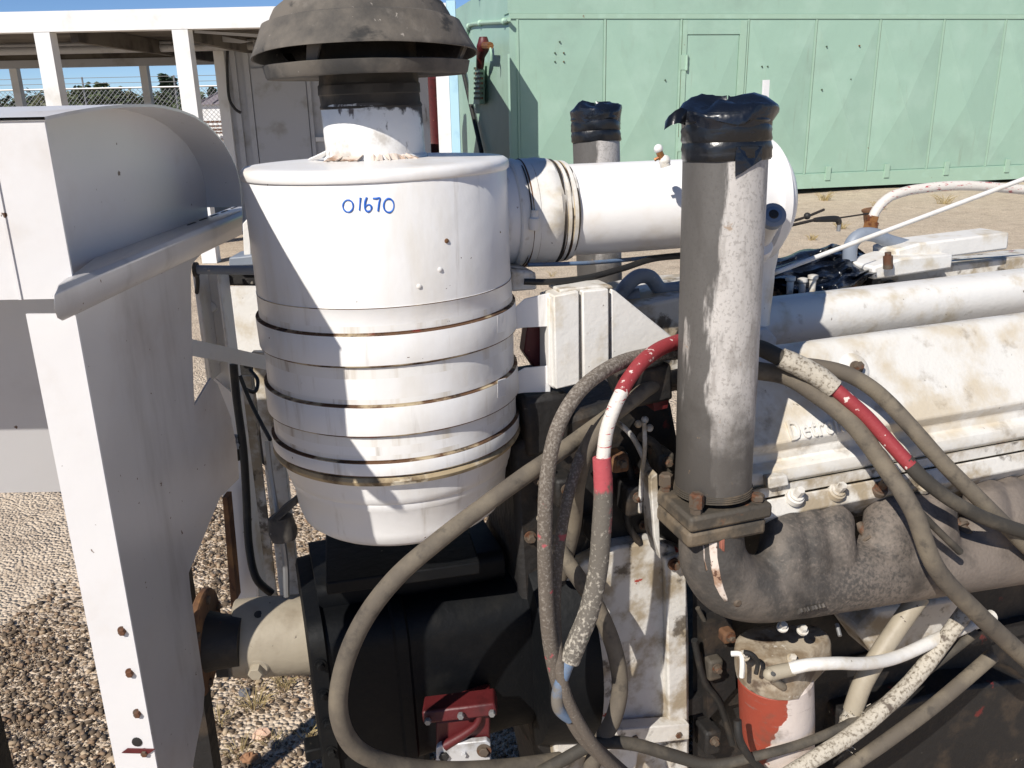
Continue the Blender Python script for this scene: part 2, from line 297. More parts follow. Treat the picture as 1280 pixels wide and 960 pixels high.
M['galv'] = mat('galvanised_wire', lin(150, 150, 150), .5, .6)
M['bark'] = mat('bark', lin(84, 66, 50), .9, bump=(20, .02, 4))
M['leaf'] = mat('leaf_green', (.062, .085, .03), .6, vary=.5)
M['leaf2'] = mat('leaf_olive', (.10, .105, .045), .6, vary=.5)
M['conifer'] = mat('conifer_needles', (.03, .055, .028), .7, vary=.4)
M['brass'] = mat('old_brass', lin(150, 104, 62), .5, .5, layers=[dict(col=lin(110, 64, 38), scale=60, lo=.45, hi=.6)])
M['twig'] = mat('dark_wire', lin(42, 36, 32), .8)
M['straw'] = mat('dry_grass', lin(176, 156, 110), .9, vary=.3)
M['alu'] = mat('white_alloy_plate', lin(196, 196, 198), .45, .2, layers=[dict(col=lin(150, 146, 140), scale=30, lo=.5, hi=.7)])
M['wood'] = mat('brown_steps', lin(92, 62, 44), .8)
M['roofing'] = mat('grey_metal_roof', lin(130, 120, 124), .6)
M['dark_glass'] = mat('dark_glass', lin(40, 46, 54), .15)

# ================================================================ SETTING: ground
def ground_material():
    m = bpy.data.materials.new('gravel_ground'); m.use_nodes = True; nt = m.node_tree; N = nt.nodes; L = nt.links; b = N['Principled BSDF']
    tc = N.new('ShaderNodeTexCoord')
    def noise(s, d=6): n = N.new('ShaderNodeTexNoise'); n.inputs['Scale'].default_value = s; n.inputs['Detail'].default_value = d; L.new(tc.outputs['Object'], n.inputs['Vector']); return n.outputs[0]
    def ramp(src, stops):
        r_ = N.new('ShaderNodeValToRGB'); e = r_.color_ramp.elements
        e[0].position, e[0].color = stops[0]; e[1].position, e[1].color = stops[-1]
        for p, c in stops[1:-1]: k = e.new(p); k.color = c
        L.new(src, r_.inputs[0]); return r_.outputs[0]
    big = ramp(noise(.7), [(.3, lin(184, 160, 136)), (.5, lin(204, 180, 154)), (.7, lin(222, 200, 174))])
    mid = ramp(noise(5, 10), [(.36, lin(160, 142, 122)), (.5, lin(200, 182, 158)), (.72, lin(228, 212, 190))])
    vo = N.new('ShaderNodeTexVoronoi'); vo.inputs['Scale'].default_value = 75; L.new(tc.outputs['Object'], vo.inputs['Vector'])
    sp = ramp(vo.outputs['Color'], [(0, lin(136, 122, 108)), (.5, lin(190, 174, 154)), (1, lin(226, 212, 194))])
    a = N.new('ShaderNodeMix'); a.data_type = 'RGBA'; a.inputs[0].default_value = .5; L.new(big, a.inputs['A']); L.new(mid, a.inputs['B'])
    c = N.new('ShaderNodeMix'); c.data_type = 'RGBA'; c.inputs[0].default_value = .5; L.new(a.outputs['Result'], c.inputs['A']); L.new(sp, c.inputs['B'])
    L.new(c.outputs['Result'], b.inputs['Base Color']); b.inputs['Roughness'].default_value = .95
    b1 = N.new('ShaderNodeBump'); b1.inputs['Distance'].default_value = .012; b1.invert = True; L.new(vo.outputs['Distance'], b1.inputs['Height'])
    b2 = N.new('ShaderNodeBump'); b2.inputs['Distance'].default_value = .035; L.new(noise(3, 10), b2.inputs['Height']); L.new(b1.outputs[0], b2.inputs['Normal'])
    L.new(b2.outputs[0], b.inputs['Normal']); return m
g = MB()
nx, ny = 70, 80
xs = np.concatenate([np.linspace(-1500, -12, 8)[:-1], np.linspace(-12, 12, nx), np.linspace(12, 1500, 8)[1:]])
ys = np.concatenate([np.linspace(-300, -4, 4)[:-1], np.linspace(-4, 22, ny), np.linspace(22, 2500, 10)[1:]])
gv = []
for y in ys:
    for x in xs:
        z = .018*math.sin(2.1*x+.7*y)*math.cos(1.7*y-.4*x) + .010*math.sin(5.3*x+1)*math.sin(4.7*y) if abs(x) < 12 and -4 < y < 22 else 0
        gv.append((x, y, z))
n = len(xs)
g.add(gv, [(j*n+i, j*n+i+1, (j+1)*n+i+1, (j+1)*n+i) for j in range(len(ys)-1) for i in range(n-1)])
ground = g.build('ground', ground_material(), smooth=60); ground['kind'] = 'structure'
def gz(x, y): return .018*math.sin(2.1*x+.7*y)*math.cos(1.7*y-.4*x) + .010*math.sin(5.3*x+1)*math.sin(4.7*y)

def stones(name, count, xr, yr, smin, smax, label, seed=1, ypow=1.0):
    rng = np.random.RandomState(seed)
    t = (1+5**.5)/2
    base = np.array([(-1,-1,-1),(1,-1,-1),(1,1,-1),(-1,1,-1),(-1,-1,1),(1,-1,1),(1,1,1),(-1,1,1)], float)/1.45
    _old = np.array([(-1,t,0),(1,t,0),(-1,-t,0),(1,-t,0),(0,-1,t),(0,1,t),(0,-1,-t),(0,1,-t),(t,0,-1),(t,0,1),(-t,0,-1),(-t,0,1)], float)/1.9
    fc = np.array([(0,2,1),(0,3,2),(4,5,6),(4,6,7),(0,1,5),(0,5,4),(1,2,6),(1,6,5),(2,3,7),(2,7,6),(3,0,4),(3,4,7)])
    _oldf = np.array([(0,11,5),(0,5,1),(0,1,7),(0,7,10),(0,10,11),(1,5,9),(5,11,4),(11,10,2),(10,7,6),(7,1,8),(3,9,4),(3,4,2),(3,2,6),(3,6,8),(3,8,9),(4,9,5),(2,4,11),(6,2,10),(8,6,7),(9,8,1)])
    X = rng.uniform(*xr, count); Y = yr[0] + (yr[1]-yr[0])*rng.uniform(0, 1, count)**ypow
    sz = smin + (smax-smin)*rng.uniform(0, 1, count)**9
    sc = np.stack([sz*rng.uniform(.7, 1.3, count), sz*rng.uniform(.7, 1.3, count), sz*rng.uniform(.5, .9, count)], 1)
    vv = base[None]*(1+rng.uniform(-.42, .3, (count, 8, 1)))*sc[:, None, :]
    a = rng.uniform(0, 6.28, count); ca, sa = np.cos(a)[:, None], np.sin(a)[:, None]
    x = vv[..., 0]*ca - vv[..., 1]*sa; y = vv[..., 0]*sa + vv[..., 1]*ca; vv[..., 2] += .35*(vv[..., 0]*np.sin(a*7)[:, None]+vv[..., 1]*np.cos(a*5)[:, None])
    Z = .018*np.sin(2.1*X+.7*Y)*np.cos(1.7*Y-.4*X) + .010*np.sin(5.3*X+1)*np.sin(4.7*Y)
    out = np.stack([x+X[:, None], y+Y[:, None], vv[..., 2]+(Z+sc[:, 2]*.25)[:, None]], -1).reshape(-1, 3)
    faces = (fc[None]+(np.arange(count)*8)[:, None, None]).reshape(-1, 3)
    me = bpy.data.meshes.new(name); me.vertices.add(len(out)); me.vertices.foreach_set('co', out.ravel())
    me.loops.add(faces.size); me.loops.foreach_set('vertex_index', faces.ravel().astype(np.int32))
    me.polygons.add(len(faces)); me.polygons.foreach_set('loop_start', (np.arange(len(faces))*3).astype(np.int32)); me.update(calc_edges=True)
    o = bpy.data.objects.new(name, me); COL.objects.link(o); o['kind'] = 'stuff'; tag(o, label, 'gravel')
    m = bpy.data.materials.new('gravel_stone'); m.use_nodes = True; N = m.node_tree.nodes; L = m.node_tree.links
    ge = N.new('ShaderNodeNewGeometry'); r_ = N.new('ShaderNodeValToRGB'); e = r_.color_ramp.elements
    e[0].position = 0; e[0].color = lin(76, 64, 52); e[1].position = 1; e[1].color = lin(180, 160, 134)
    for p_, c_ in ((.25, lin(104, 89, 73)), (.5, lin(122, 104, 84)), (.72, lin(140, 115, 92)), (.86, lin(150, 131, 108))): k = e.new(p_); k.color = c_
    L.new(ge.outputs['Random Per Island'], r_.inputs[0]); b = N['Principled BSDF']; L.new(r_.outputs[0], b.inputs['Base Color']); b.inputs['Roughness'].default_value = .9
    me.materials.append(m); return o
stones('gravel', 125000, (-1.8, 1.3), (1.5, 4.3), .0026, .0125, 'loose pale gravel lying around the engine stand', 3, 1.25)

# ================================================================ green container building
CY = R(13); cn = Vector((math.sin(CY), -math.cos(CY), 0)); cd = Vector((math.cos(CY), math.sin(CY), 0)); ce = Vector((-math.sin(CY), math.cos(CY), 0))
CP = PZ(1000, 240, .02); CP.z = 0
def CW(px, py, out=0.): return PV(px, py, CP + cn*out, cn)
def cu_(px, py=120): return (CW(px, py)-CP).dot(cd)
ctop, z_line, z_base = 4.15, CW(800, 21).z, .34
cont = thing('container_building', 'pale green steel container building with cross-braced panels and a narrow door', 'building', CP + cd*cu_(640))
def at(u, z, out=0.): return CP + cd*u + cn*out + Vector((0, 0, z))
uL = cu_(638); uR = uL + 12.5
m_ = MB(); m_.hexa([at(uL, .12, 0), at(uR, .12, 0), at(uR, .12, -5.2), at(uL, .12, -5.2), at(uL, 3.62, 0), at(uR, 3.62, 0), at(uR, 3.62, -5.2), at(uL, 3.62, -5.2)]); m_.build('wall', M['green'], cont)
m_ = MB(); m_.hexa([at(uL-.02, z_line+.05, .012), at(uR, z_line+.05, .012), at(uR, z_line+.05, -.3), at(uL-.02, z_line+.05, -.3), at(uL-.02, ctop, .012), at(uR, ctop, .012), at(uR, ctop, -.3), at(uL-.02, ctop, -.3)]); m_.build('fascia', M['green'], cont)
m_ = MB(); m_.hexa([at(uL, .08, .03), at(uR, .08, .03), at(uR, .08, -.2), at(uL, .08, -.2), at(uL, z_base, .03), at(uR, z_base, .03), at(uR, z_base, -.2), at(uL, z_base, -.2)]); m_.build('skid_rail', M['green_trim'], cont)
xs_ = [cu_(p) for p in (648, 755, 848, 930, 1013, 1091)]
while xs_[-1] < uR-1.4: xs_.append(xs_[-1]+1.32)
def strip(u0, u1, z0, z1, o0, o1, name, mt):
    m_ = MB(); m_.hexa([at(u0, z0, o0), at(u1, z0, o0), at(u1, z0, o1), at(u0, z0, o1), at(u0, z1, o0), at(u1, z1, o0), at(u1, z1, o1), at(u0, z1, o1)]); return m_.build(name, mt, cont)
strip(uL, uR, z_line-.03, z_line+.047, .001, .022, 'cap_rail', M['green_trim'])
for k in range(len(xs_)-1):
    a, b = xs_[k]+.03, xs_[k+1]-.03
    if k == 2: continue
    zt, zb = z_line-.05, z_base+.02; mid = at((a+b)/2, zb+(zt-zb)*.44, .055)
    q = [at(a, zb, .008), at(b, zb, .008), at(b, zt, .008), at(a, zt, .008)]; bk = [p - cn*.03 for p in q]
    m_ = MB(); m_.add(q+[mid]+bk, [(0,1,4),(1,2,4),(2,3,4),(3,0,4),(5,6,1,0),(6,7,2,1),(7,8,3,2),(8,5,0,3)])
    m_.build('panel', M['green'], cont, smooth=0)
for u in xs_: strip(u-.017, u+.017, z_base+.005, z_line-.035, .002, .014, 'seam_strip', M['green_trim']); 
for u in xs_[1:]: strip(u+.018, u+.029, z_base+.006, z_line-.04, .002, .004, 'seam_gap', M['green_edge'])
# door
a, b = cu_(856), cu_(919); dz = CW(890, 44).z
strip(xs_[2]+.03, a-.012, z_base+.02, z_line-.05, .002, .03, 'door_post', M['green_trim']); strip(b+.012, xs_[3]-.03, z_base+.02, z_line-.05, .002, .03, 'door_post', M['green_trim'])
strip(a-.011, b+.011, dz+.014, z_line-.05, .002, .026, 'door_lintel', M['green'])
m_ = MB(); q = [at(a, z_base+.03, .012), at(b, z_base+.03, .012), at(b, dz, .012), at(a, dz, .012)]; mid = at((a+b)/2, (z_base+dz)/2, .04); bk = [p-cn*.03 for p in q]
m_.add(q+[mid]+bk, [(0,1,4),(1,2,4),(2,3,4),(3,0,4),(5,6,1,0),(6,7,2,1),(7,8,3,2),(8,5,0,3)]); door = m_.build('door', M['green'], cont, smooth=0)
for z in (CW(853, 78).z, .95):
    m_ = MB(); m_.lathe(at(a-.01, z-.13, .045), at(a-.01, z+.13, .045), [(i*.05, .026 if i % 2 else .022) for i in range(6)], 10); m_.box(at(a-.06, z, .034), cd*.05, cn*.004, Vector((0, 0, .12))); m_.build('hinge', M['green_trim'], door)
m_ = MB(); m_.box(at(b-.12, 1.5, .06), cd*.05, cn*.012, Vector((0, 0, .012))); m_.lathe(at(b-.09, 1.5, .012), at(b-.09, 1.5, .07), [(0, .012), (.055, .012)], 8); m_.build('handle', M['galv'], door)
m_ = MB()
for px, py in ((899, 55),): m_.box(CW(px, py, .04), cd*.09, cn*.004, Vector((0, 0, .045)))
for p_, q_ in ((700, 52), (694, 66), (705, 66), (694, 77), (705, 77), (953, 83), (960, 83), (1034, 58), (1075, 57), (1064, 99), (1028, 112), (832, 100)):
    m2 = MB(); c = CW(p_, q_, .05); m2.lathe(c-cn*.03, c+cn, [(0, .014), (.026, .013), (.032, .008)], 8); m2.build('rivet', M['green_edge'], cont)
for px in (1033, 1106, 1180, 1255): strip(cu_(px, 222)-.05, cu_(px, 222)+.05, z_base-.12, z_base+.13, .03, .05, 'lashing_cleat', M['green_trim'])
# edge-on leaf added at the corner to cast a shadow on the front wall
m_ = MB(); q = at(uL-.02, 0, 0); zl = CW(642, 74).z+.05; m_.abox(q.x-.015, q.x+.015, q.y-.62, q.y-.02, .3, zl); m_.build('shadow_leaf', M['green'], cont)
# end wall details
m_ = MB(); ew = at(uL, 0, 0)
def EWp(px, py, out=.03): n_ = -cd; return PV(px, py, at(uL, 0) + n_*out, n_)
m_ = MB(); pts = [EWp(584, 50), EWp(586, 33), EWp(600, 29), EWp(630, 27), EWp(636, 24)]; m_.tube(pts, .035, 8); 
for q in pts[1:4]: m_.ball(q, .06, 8)
m_.build('vent_pipe', M['green_trim'], cont)
m_ = MB(); q = [EWp(592, 78, .05), EWp(606, 78, .05), EWp(606, 130, .05), EWp(592, 130, .05)]; m_.prism(q, -cd*.1); lv = m_.build('louvre_box', M['green_trim'], cont)
for k in range(7):
    m_ = MB(); y0 = 84+k*6.2; m_.prism([EWp(594, y0, .15), EWp(604, y0, .15), EWp(604, y0+3, .15), EWp(594, y0+3, .15)], -cd*.03); m_.build('louvre', M['green_edge'], lv)
m_ = MB(); p0, p1 = EWp(578, 85, .08), EWp(602, 190, .08); m_.tube([p0, p1], .045, 8, sub=1); m_.build('downpipe', M['rubber'], cont)
t = thing('relief_valve', 'rusty red valve with a brass outlet on the green end wall', 'valve', EWp(600, 80, .15))
m_ = MB(); q = [EWp(600, 84, .2), EWp(601, 70, .2), EWp(604, 58, .2), EWp(604, 46, .2)]; m_.tube(q, [.07, .08, .12, .07], 10); m_.build('body', M['red'], t)
m_ = MB(); m_.tube([EWp(604, 57, .2), EWp(613, 57, .2)], .06, 8, sub=1); m_.build('outlet', M['brass'], t)
m_ = MB(); m_.tube([EWp(612, 57, .2), EWp(614, 66, .2), EWp(614, 76, .2)], .02, 6); m_.build('drain_tube', M['green_trim'], t)
t = thing('roof_tank', 'small grey cylinder tank on the roof behind the green container wall', 'tank', at(uL+.1, 3.62, -2.5))
m_ = MB(); A = at(uL-.15, 3.86, -2.2); m_.lathe(A, A+cd, [(0, .1), (.02, .2), (.9, .2), (.92, .1)], 20); m_.build('drum', M['galv'], t)
for k in (.15, .75):
    m_ = MB(); c_ = A+cd*k; m_.box((c_.x, c_.y, 3.70), cd*.02, ce*.12, (0, 0, .085)); m_.build('saddle', M['galv'], t)
m_ = MB(); m_.tube([A+Vector((0, 0, -.25)), A+Vector((0, 0, .15))], .015, 6, sub=1); m_.build('standpipe', M['galv'], t)

# ================================================================ open shed on the left
def boxp(name, mt, par, x0, x1, y0, y1, z0, z1, bevel=0): m_ = MB(); m_.abox(x0, x1, y0, y1, z0, z1); return m_.build(name, mt, par, bevel=bevel)
SY = 10.0
sx1 = P(572, 90, SY).x; zb_t, zb_b = P(240, 10, SY).z, P(240, 36, SY).z
shed = thing('open_shed', 'white open-sided steel shed with square posts and a grey inner wall', 'shed', (-3.2, SY, 0))
boxp('front_beam', M['shed_white'], shed, -10, sx1-.10, SY, SY+.18, zb_b, zb_t)
boxp('roof', M['shed_dark'], shed, -10, sx1-.12, SY+.19, 16.6, zb_t-.12, zb_t-.04)
for px in (231, 60, -60):
    X = P(px, 90, SY).x; boxp('post', M['shed_white'], shed, X-.085, X+.085, SY+.004, SY+.16, 0, zb_b-.003)
boxp('end_post', M['shed_white'], shed, P(546, 120, SY).x, P(562, 120, SY).x, SY+.002, SY+.14, 0, zb_t-.01)
boxp('end_sheet', M['shed_sky_side'], shed, P(562.5, 120, SY).x, sx1, SY-.02, SY+.10, 0, zb_t+.02)
SB = 15.0
for px in (182, 20): X = P(px, 110, SB).x; boxp('back_post', M['shed_white'], shed, X-.06, X+.06, SB, SB+.12, 0, 2.45)
zbb = P(240, 81, SB).z
boxp('back_beam', M['shed_grey'], shed, -14, P(280, 90, SB).x+.3, SB-.02, SB+.1, zbb, zbb+.12)
boxp('back_beam', M['shed_dark'], shed, -14, P(280, 90, SB).x+.3, SB+.01, SB+.14, zbb+.122, zb_t-.13)
for py, r_ in ((53, .03), (59, .055)):
    m_ = MB(); z = P(240, py, 12.6).z; m_.tube([(-8, 12.6, z), (P(318, py, 12.6).x, 12.6, z)], r_, 10, sub=1); m_.build('conduit', M['shed_grey'], shed)
for px in (189, 300):
    X = P(px, 50, 12.4).x; boxp('ceiling_joist', M['shed_dark'], shed, X-.04, X+.04, SY+.2, 14.9, zb_t-.30, zb_t-.125)
SW = 12.8
wl = P(277, 120, SW).x
boxp('inner_wall', M['shed_grey'], shed, wl, P(535, 120, SW).x, SW, SW+.08, 0, zb_t-.13)
boxp('side_wall', M['shed_grey'], shed, wl-.02, wl+.06, SW+.085, 16.4, 0, zb_t-.13)
boxp('corner_channel', M['shed_white'], shed, wl-.03, P(287, 120, SW).x, SW-.06, SW-.004, 0, zb_t-.13)
for px in (297, 313): X = P(px, 120, SW).x; boxp('wall_rib', M['shed_grey'], shed, X-.035, X+.035, SW-.05, SW-.003, 0, zb_t-.14)
sdoor = boxp('door', M['shed_grey'], shed, P(317, 120, SW).x, P(384, 120, SW).x, SW-.035, SW-.004, .1, P(350, 85, SW).z)
X = P(389, 130, SW).x; boxp('latch_bar', M['shed_grey'], sdoor, X-.025, X+.025, SW-.06, SW-.037, .2, P(389, 95, SW).z)
z = P(400, 174, SW).z; boxp('latch_handle', M['shed_white'], sdoor, X+.03, X+.3, SW-.06, SW-.037, z-.03, z+.03)
m_ = MB(); m_.tube([P(285, 40, SW-.15), P(284, 80, SW-.15), P(286, 120, SW-.15), P(293, 135, SW-.15), P(301, 141, SW-.15)], .02, 6); hc = m_.build('hanging_cable', M['rubber'], shed)
m_ = MB(); m_.prism([P(243, 38, SY+.3), P(330, 43, SY+.9), P(330, 47, SY+.9), P(243, 41, SY+.3)], (0, .03, 0)); m_.build('roof_brace', M['shed_grey'], shed)
m_ = MB(); m_.prism([P(262, 42, 11.5), P(312, 52, 11.5), P(300, 54, 11.5), P(275, 52, 11.5)], (0, .03, 0)); m_.build('gusset', M['shed_grey'], shed)
# red drum seen between neck and end post
t = thing('red_tank', 'faded red upright tank behind the end post of the shed', 'tank', P(541, 160, 18.5)*1)
t.location.z = 0; A = Vector((t.location.x, 18.5, 0))
m_ = MB(); m_.lathe(A, A+Vector((0, 0, 1)), [(0, .2), (.02, .22), (.9, .22), (.94, .235), (.98, .22), (2.2, .22), (2.3, .1)], 24); m_.build('shell', M['red'], t)
m_ = MB(); m_.lathe(A+Vector((0, 0, 2.28)), A+Vector((0, 0, 3)), [(0, .05), (.12, .05)], 12); m_.build('cap', M['rust'], t)

# ================================================================ fence, trees, far trailer
FY = 30.0; ztop = P(240, 108, FY).z
fence = thing('chain_link_fence', 'chain-link fence with barbed wire and thin steel posts behind the shed', 'fence', (-12, FY, 0))
fx0, fx1 = -21.0, 2.0
m_ = MB(); m_.tube([(fx0, FY, ztop), (fx1, FY, ztop)], .03, 8, sub=1); m_.build('top_rail', M['galv'], fence)
for z in (ztop+.16, ztop+.33): m_ = MB(); m_.tube([(fx0, FY, z), (fx1, FY, z)], .009, 4, sub=1); m_.build('barbed_wire', M['galv'], fence)
x = P(221, 130, FY).x - 9
while x < fx1: m_ = MB(); m_.tube([(x, FY+.05, 0), (x, FY+.05, ztop+.36)], .03, 8, sub=1); m_.build('fence_post', M['galv'], fence); x += 3.0
m_ = MB(); st = .15; hh = ztop-.05
k = fx0-hh
while k < fx1:
    for s_ in (1, -1):
        xa = k if s_ > 0 else k+hh
        za, zb = .05, hh
        a = Vector((xa, FY, za)); b = Vector((xa+s_*(zb-za), FY, zb)); m_.tube([a, b], .0075, 3, sub=1, caps=False)
    k += st
m_.build('wire_mesh', M['galv'], fence, smooth=0, kind='stuff')

def leafy(name, label, base, h, rx, mt, n=1500, cat='tree', group='trees beyond the fence', cone=False, seed=0, ls=.22):
    rng = random.Random(seed); base = Vector(base); t = thing(name, label, cat, base, group)
    m_ = MB(); m_.tube([base, base+Vector((.1, 0, h*.4)), base+Vector((0, .1, h*.9))], [h*.03, h*.022, h*.006], 8)
    for i in range(7):
        a = rng.uniform(0, 6.28); z = h*rng.uniform(.3, .75); r_ = rx*(.6 if not cone else .4*(1-z/h)+.1)
        m_.tube([base+Vector((0, 0, z)), base+Vector((math.cos(a)*r_, math.sin(a)*r_, z+h*.1*(0 if cone else 1)))], [h*.012, h*.004], 5, sub=1)
    m_.build('trunk', M['bark'], t)
    m_ = MB(); cl = []
    for i in range(26):
        a = rng.uniform(0, 6.28)
        if cone:
            f = (i+.5)/26; z = h*(.12+.88*f); rr = rx*(1-f)*rng.uniform(.5, 1.0); cl.append((Vector((math.cos(a)*rr*.7, math.sin(a)*rr*.7, z)), max(.25, rx*(1-f)*.75)))
        else:
            e = rng.uniform(-.5, 1); rr = rx*math.sqrt(max(0, 1-e*e*.8))*rng.uniform(.3, .85); cl.append((Vector((math.cos(a)*rr, math.sin(a)*rr, h*.62+e*h*.33)), rx*rng.uniform(.25, .45)))
    for i in range(n):
        c, r_ = cl[i % 26]; d = Vector((rng.gauss(0, 1), rng.gauss(0, 1), rng.gauss(0, 1)*(.5 if cone else .8))).normalized()*r_*rng.uniform(.55, 1.05)
        p = base+c+d; s_ = ls*rng.uniform(.6, 1.3)
        x, y = frame(Vector((rng.gauss(0, 1), rng.gauss(0, 1), rng.gauss(0, 1)+.6)))
        m_.add([p-x*s_, p+y*s_*.55, p+x*s_, p-y*s_*.55], [(0, 1, 2, 3)])
    m_.build('crown', mt, t, smooth=0); return t
def gp(px, Y): q = P(px, 130, Y); return (q.x, Y, 0)
GT = 'trees beyond the fence'
leafy('conifer_tree', 'dark pointed conifer rising above the round trees beyond the fence', gp(209, 80), 4.6, 1.0, M['conifer'], 1300, cone=True, seed=1, ls=.3, group='pointed conifers')
leafy('conifer_tree', 'dark pointed conifer rising above the round trees beyond the fence', gp(219, 82), 4.4, 1.0, M['conifer'], 1300, cone=True, seed=2, ls=.3, group='pointed conifers')
leafy('conifer_tree', 'dark pointed conifer rising above the round trees beyond the fence', gp(235, 78), 4.6, 1.3, M['conifer'], 1300, cone=True, seed=3, ls=.3, group='pointed conifers')
leafy('conifer_tree', 'dark pointed conifer rising above the round trees beyond the fence', gp(267, 84), 3.5, 1.0, M['conifer'], 1000, cone=True, seed=4, ls=.3, group='pointed conifers')
for i, (px, Y, h, rx) in enumerate(((20, 66, 4.6, 3.2), (70, 62, 4.4, 3.0), (120, 60, 4.9, 3.2), (163, 62, 4.4, 2.6), (192, 58, 3.9, 2.4), (215, 60, 3.7, 2.4), (236, 58, 3.8, 2.3), (255, 66, 3.6, 2.2), (281, 60, 3.8, 2.2), (-40, 64, 4.6, 3.0), (305, 64, 4.2, 2.6))):
    leafy('round_tree', 'round olive-green tree in the row beyond the chain-link fence', gp(px, Y), h*.60, rx*.72, M['leaf2' if i % 2 else 'leaf'], 1500, group='round trees beyond the fence', seed=20+i, ls=.24)
tx = gp(272, 44)
t = thing('site_trailer', 'small white trailer with ribbed grey roof and brown steps beyond the fence', 'trailer', tx)
m_ = MB(); m_.abox(tx[0]-.8, tx[0]+2.6, 44, 48, .3, 1.95); m_.build('wall', M['shed_white'], t)
m_ = MB(); m_.prism([(tx[0]-.95, 43.8, 1.93), (tx[0]+2.75, 43.8, 1.93), (tx[0]+2.1, 46, 2.6), (tx[0]-.3, 46, 2.6)], (0, .04, .02)); m_.prism([(tx[0]-.3, 46, 2.62), (tx[0]+2.1, 46, 2.62), (tx[0]+2.75, 48.2, 1.95), (tx[0]-.95, 48.2, 1.95)], (0, .04, .02)); rf = m_.build('roof', M['roofing'], t, smooth=0)
for k in range(5): m_ = MB(); m_.tube([(tx[0]-.9+k*.7, 43.8, 1.98), (tx[0]-.3+k*.55, 46, 2.65)], .03, 5, sub=1); m_.build('roof_rib', M['roofing'], rf)
m_ = MB(); m_.abox(tx[0]+.2, tx[0]+.75, 43.96, 43.99, 1.25, 1.5); m_.build('window', M['dark_glass'], t)
for k in range(3): m_ = MB(); m_.abox(tx[0]-.4, tx[0]+1.3, 43.2-.35*k, 43.5-.35*k, .9-.3*k, .98-.3*k); m_.build('step', M['wood'], t)
for z in (1.1, .75):
    m_ = MB(); m_.abox(tx[0]-.5, tx[0]+1.4, 42.1, 42.16, z, z+.1); m_.build('rail', M['wood'], t)

# ================================================================ AIR CLEANER
AY = 1.45
TC, BC = P(470.5, 204, AY), P(507, 650, AY)
D = (BC-TC).normalized(); UPc = -D
RB = rad(165.5, TC)
def cyl_hit(px, py, r_, A=TC, d=D):
    q = ray(px, py); o = C0-A; q2 = q-d*q.dot(d); o2 = o-d*o.dot(d)
    a, b, c = q2.dot(q2), 2*q2.dot(o2), o2.dot(o2)-r_*r_
    t = (-b-math.sqrt(max(0, b*b-4*a*c)))/(2*a); return C0+q*t
def tf(py, r_=None, px=480): return (cyl_hit(px, py, r_ or RB)-TC).dot(D)
ac = thing('air_cleaner', 'large white canister air cleaner marked 01670 under a dusty black rain cap', 'air cleaner', TC + D*(tf(690, RB*.85)))
rb = RB*.985; rbn = RB*1.012
t_lid0, t_lid1 = tf(212), tf(229); t_seam = tf(386)
B1, B2, B3 = (tf(418), tf(458)), (tf(508), tf(546)), (tf(578), tf(596))
tcl1 = tf(609); tcup = tf(634, RB*.93); tend = tf(690, RB*.86)
m_ = MB()
prof = [(t_lid1-.004, rb*.99), (t_lid1, rb), (t_seam-.0012, rb), (t_seam-.0010, rb*1.004), (t_seam+.0004, rb*1.004), (t_seam+.0007, rb*1.003),
        (B1[0]-.012, rb*1.003), (B1[0]-.0022, rb*1.003), (B1[0]+.004, rb*1.003), (B1[1]-.003, rb*1.003), (B1[1]+.0026, rb*1.002), (B1[1]+.020, rb*1.002), (B2[0]-.010, rb*1.002), (B2[0]-.002, rb*1.002), (B2[1]+.0024, rb), (B2[1]+.018, rb), (B3[0]-.010, rb), (B3[0]-.0022, rb), (B3[1], rb), (tcl1+.002, rb*.99)]
mt_ = [0, 0, 0, 1, 0, 0, 2, 1, 0, 1, 2, 0, 2, 1, 2, 0, 2, 1, 0]
m_.lathe(TC, BC, prof, 96, mats=mt_, wob=.0006, seed=1); body = m_.build('body', [M['white'], M['line'], M['white_stain']], ac)
m_ = MB(); e_ = RB
m_.lathe(TC, BC, [(t_lid0+.004, .03), (t_lid0-.006, e_*.45), (t_lid0-.001, e_*.86), (t_lid0+.000, e_*.965), (t_lid0+.004, e_*.993), (t_lid0+.008, e_), (t_lid1-.003, e_*1.002), (t_lid1-.001, e_*.996), (t_lid1-.0005, e_*.97)], 96); m_.build('lid', M['white_clean'], ac)
for (a, b), nm in ((B1, 'mounting_band'), (B2, 'mounting_band'), (B3, 'clamp_band')):
    m_ = MB(); k = rbn if nm == 'mounting_band' else rbn*.997
    m_.lathe(TC, BC, [(a, rb), (a+.0004, k), (a+.0016, k+.0006), (b-.0022, k+.0006), (b-.0006, k+.0002), (b, rb)], 96, mats=[1, 1, 0, 1, 1], wob=.0005, seed=4+a*9); m_.build(nm, [M['white'], M['line']], ac)
m_ = MB(); q = (tcl1-B3[1])
m_.lathe(TC, BC, [(B3[1]+.001, rb), (B3[1]+.003, rb*1.018), (B3[1]+q*.5, rb*1.03), (tcl1-.002, rb*1.015), (tcl1, rb*.97)], 96, wob=.0006); m_.build('clamp_ring', M['sleeve2'] if False else mat('dusty_clamp', lin(170, 152, 120), .7, layers=[dict(col=lin(96, 78, 56), scale=14, lo=.45, hi=.62), dict(col=lin(206, 196, 176), scale=20, lo=.56, hi=.66)]), ac)
m_ = MB(); cr_ = RB*.945
m_.lathe(TC, BC, [(tcl1-.001, rb*.97), (tcl1+.006, cr_*1.005), (tcup-.014, cr_*.985), (tcup-.004, cr_*.975), (tcup, cr_*.955), (tcup+.010, cr_*.955), (tcup+.014, cr_*.94), (tend-.03, cr_*.915), (tend-.012, cr_*.89), (tend-.003, cr_*.84), (tend, cr_*.72), (tend+.002, .02)], 96); m_.build('dust_cup', M['white'], ac)
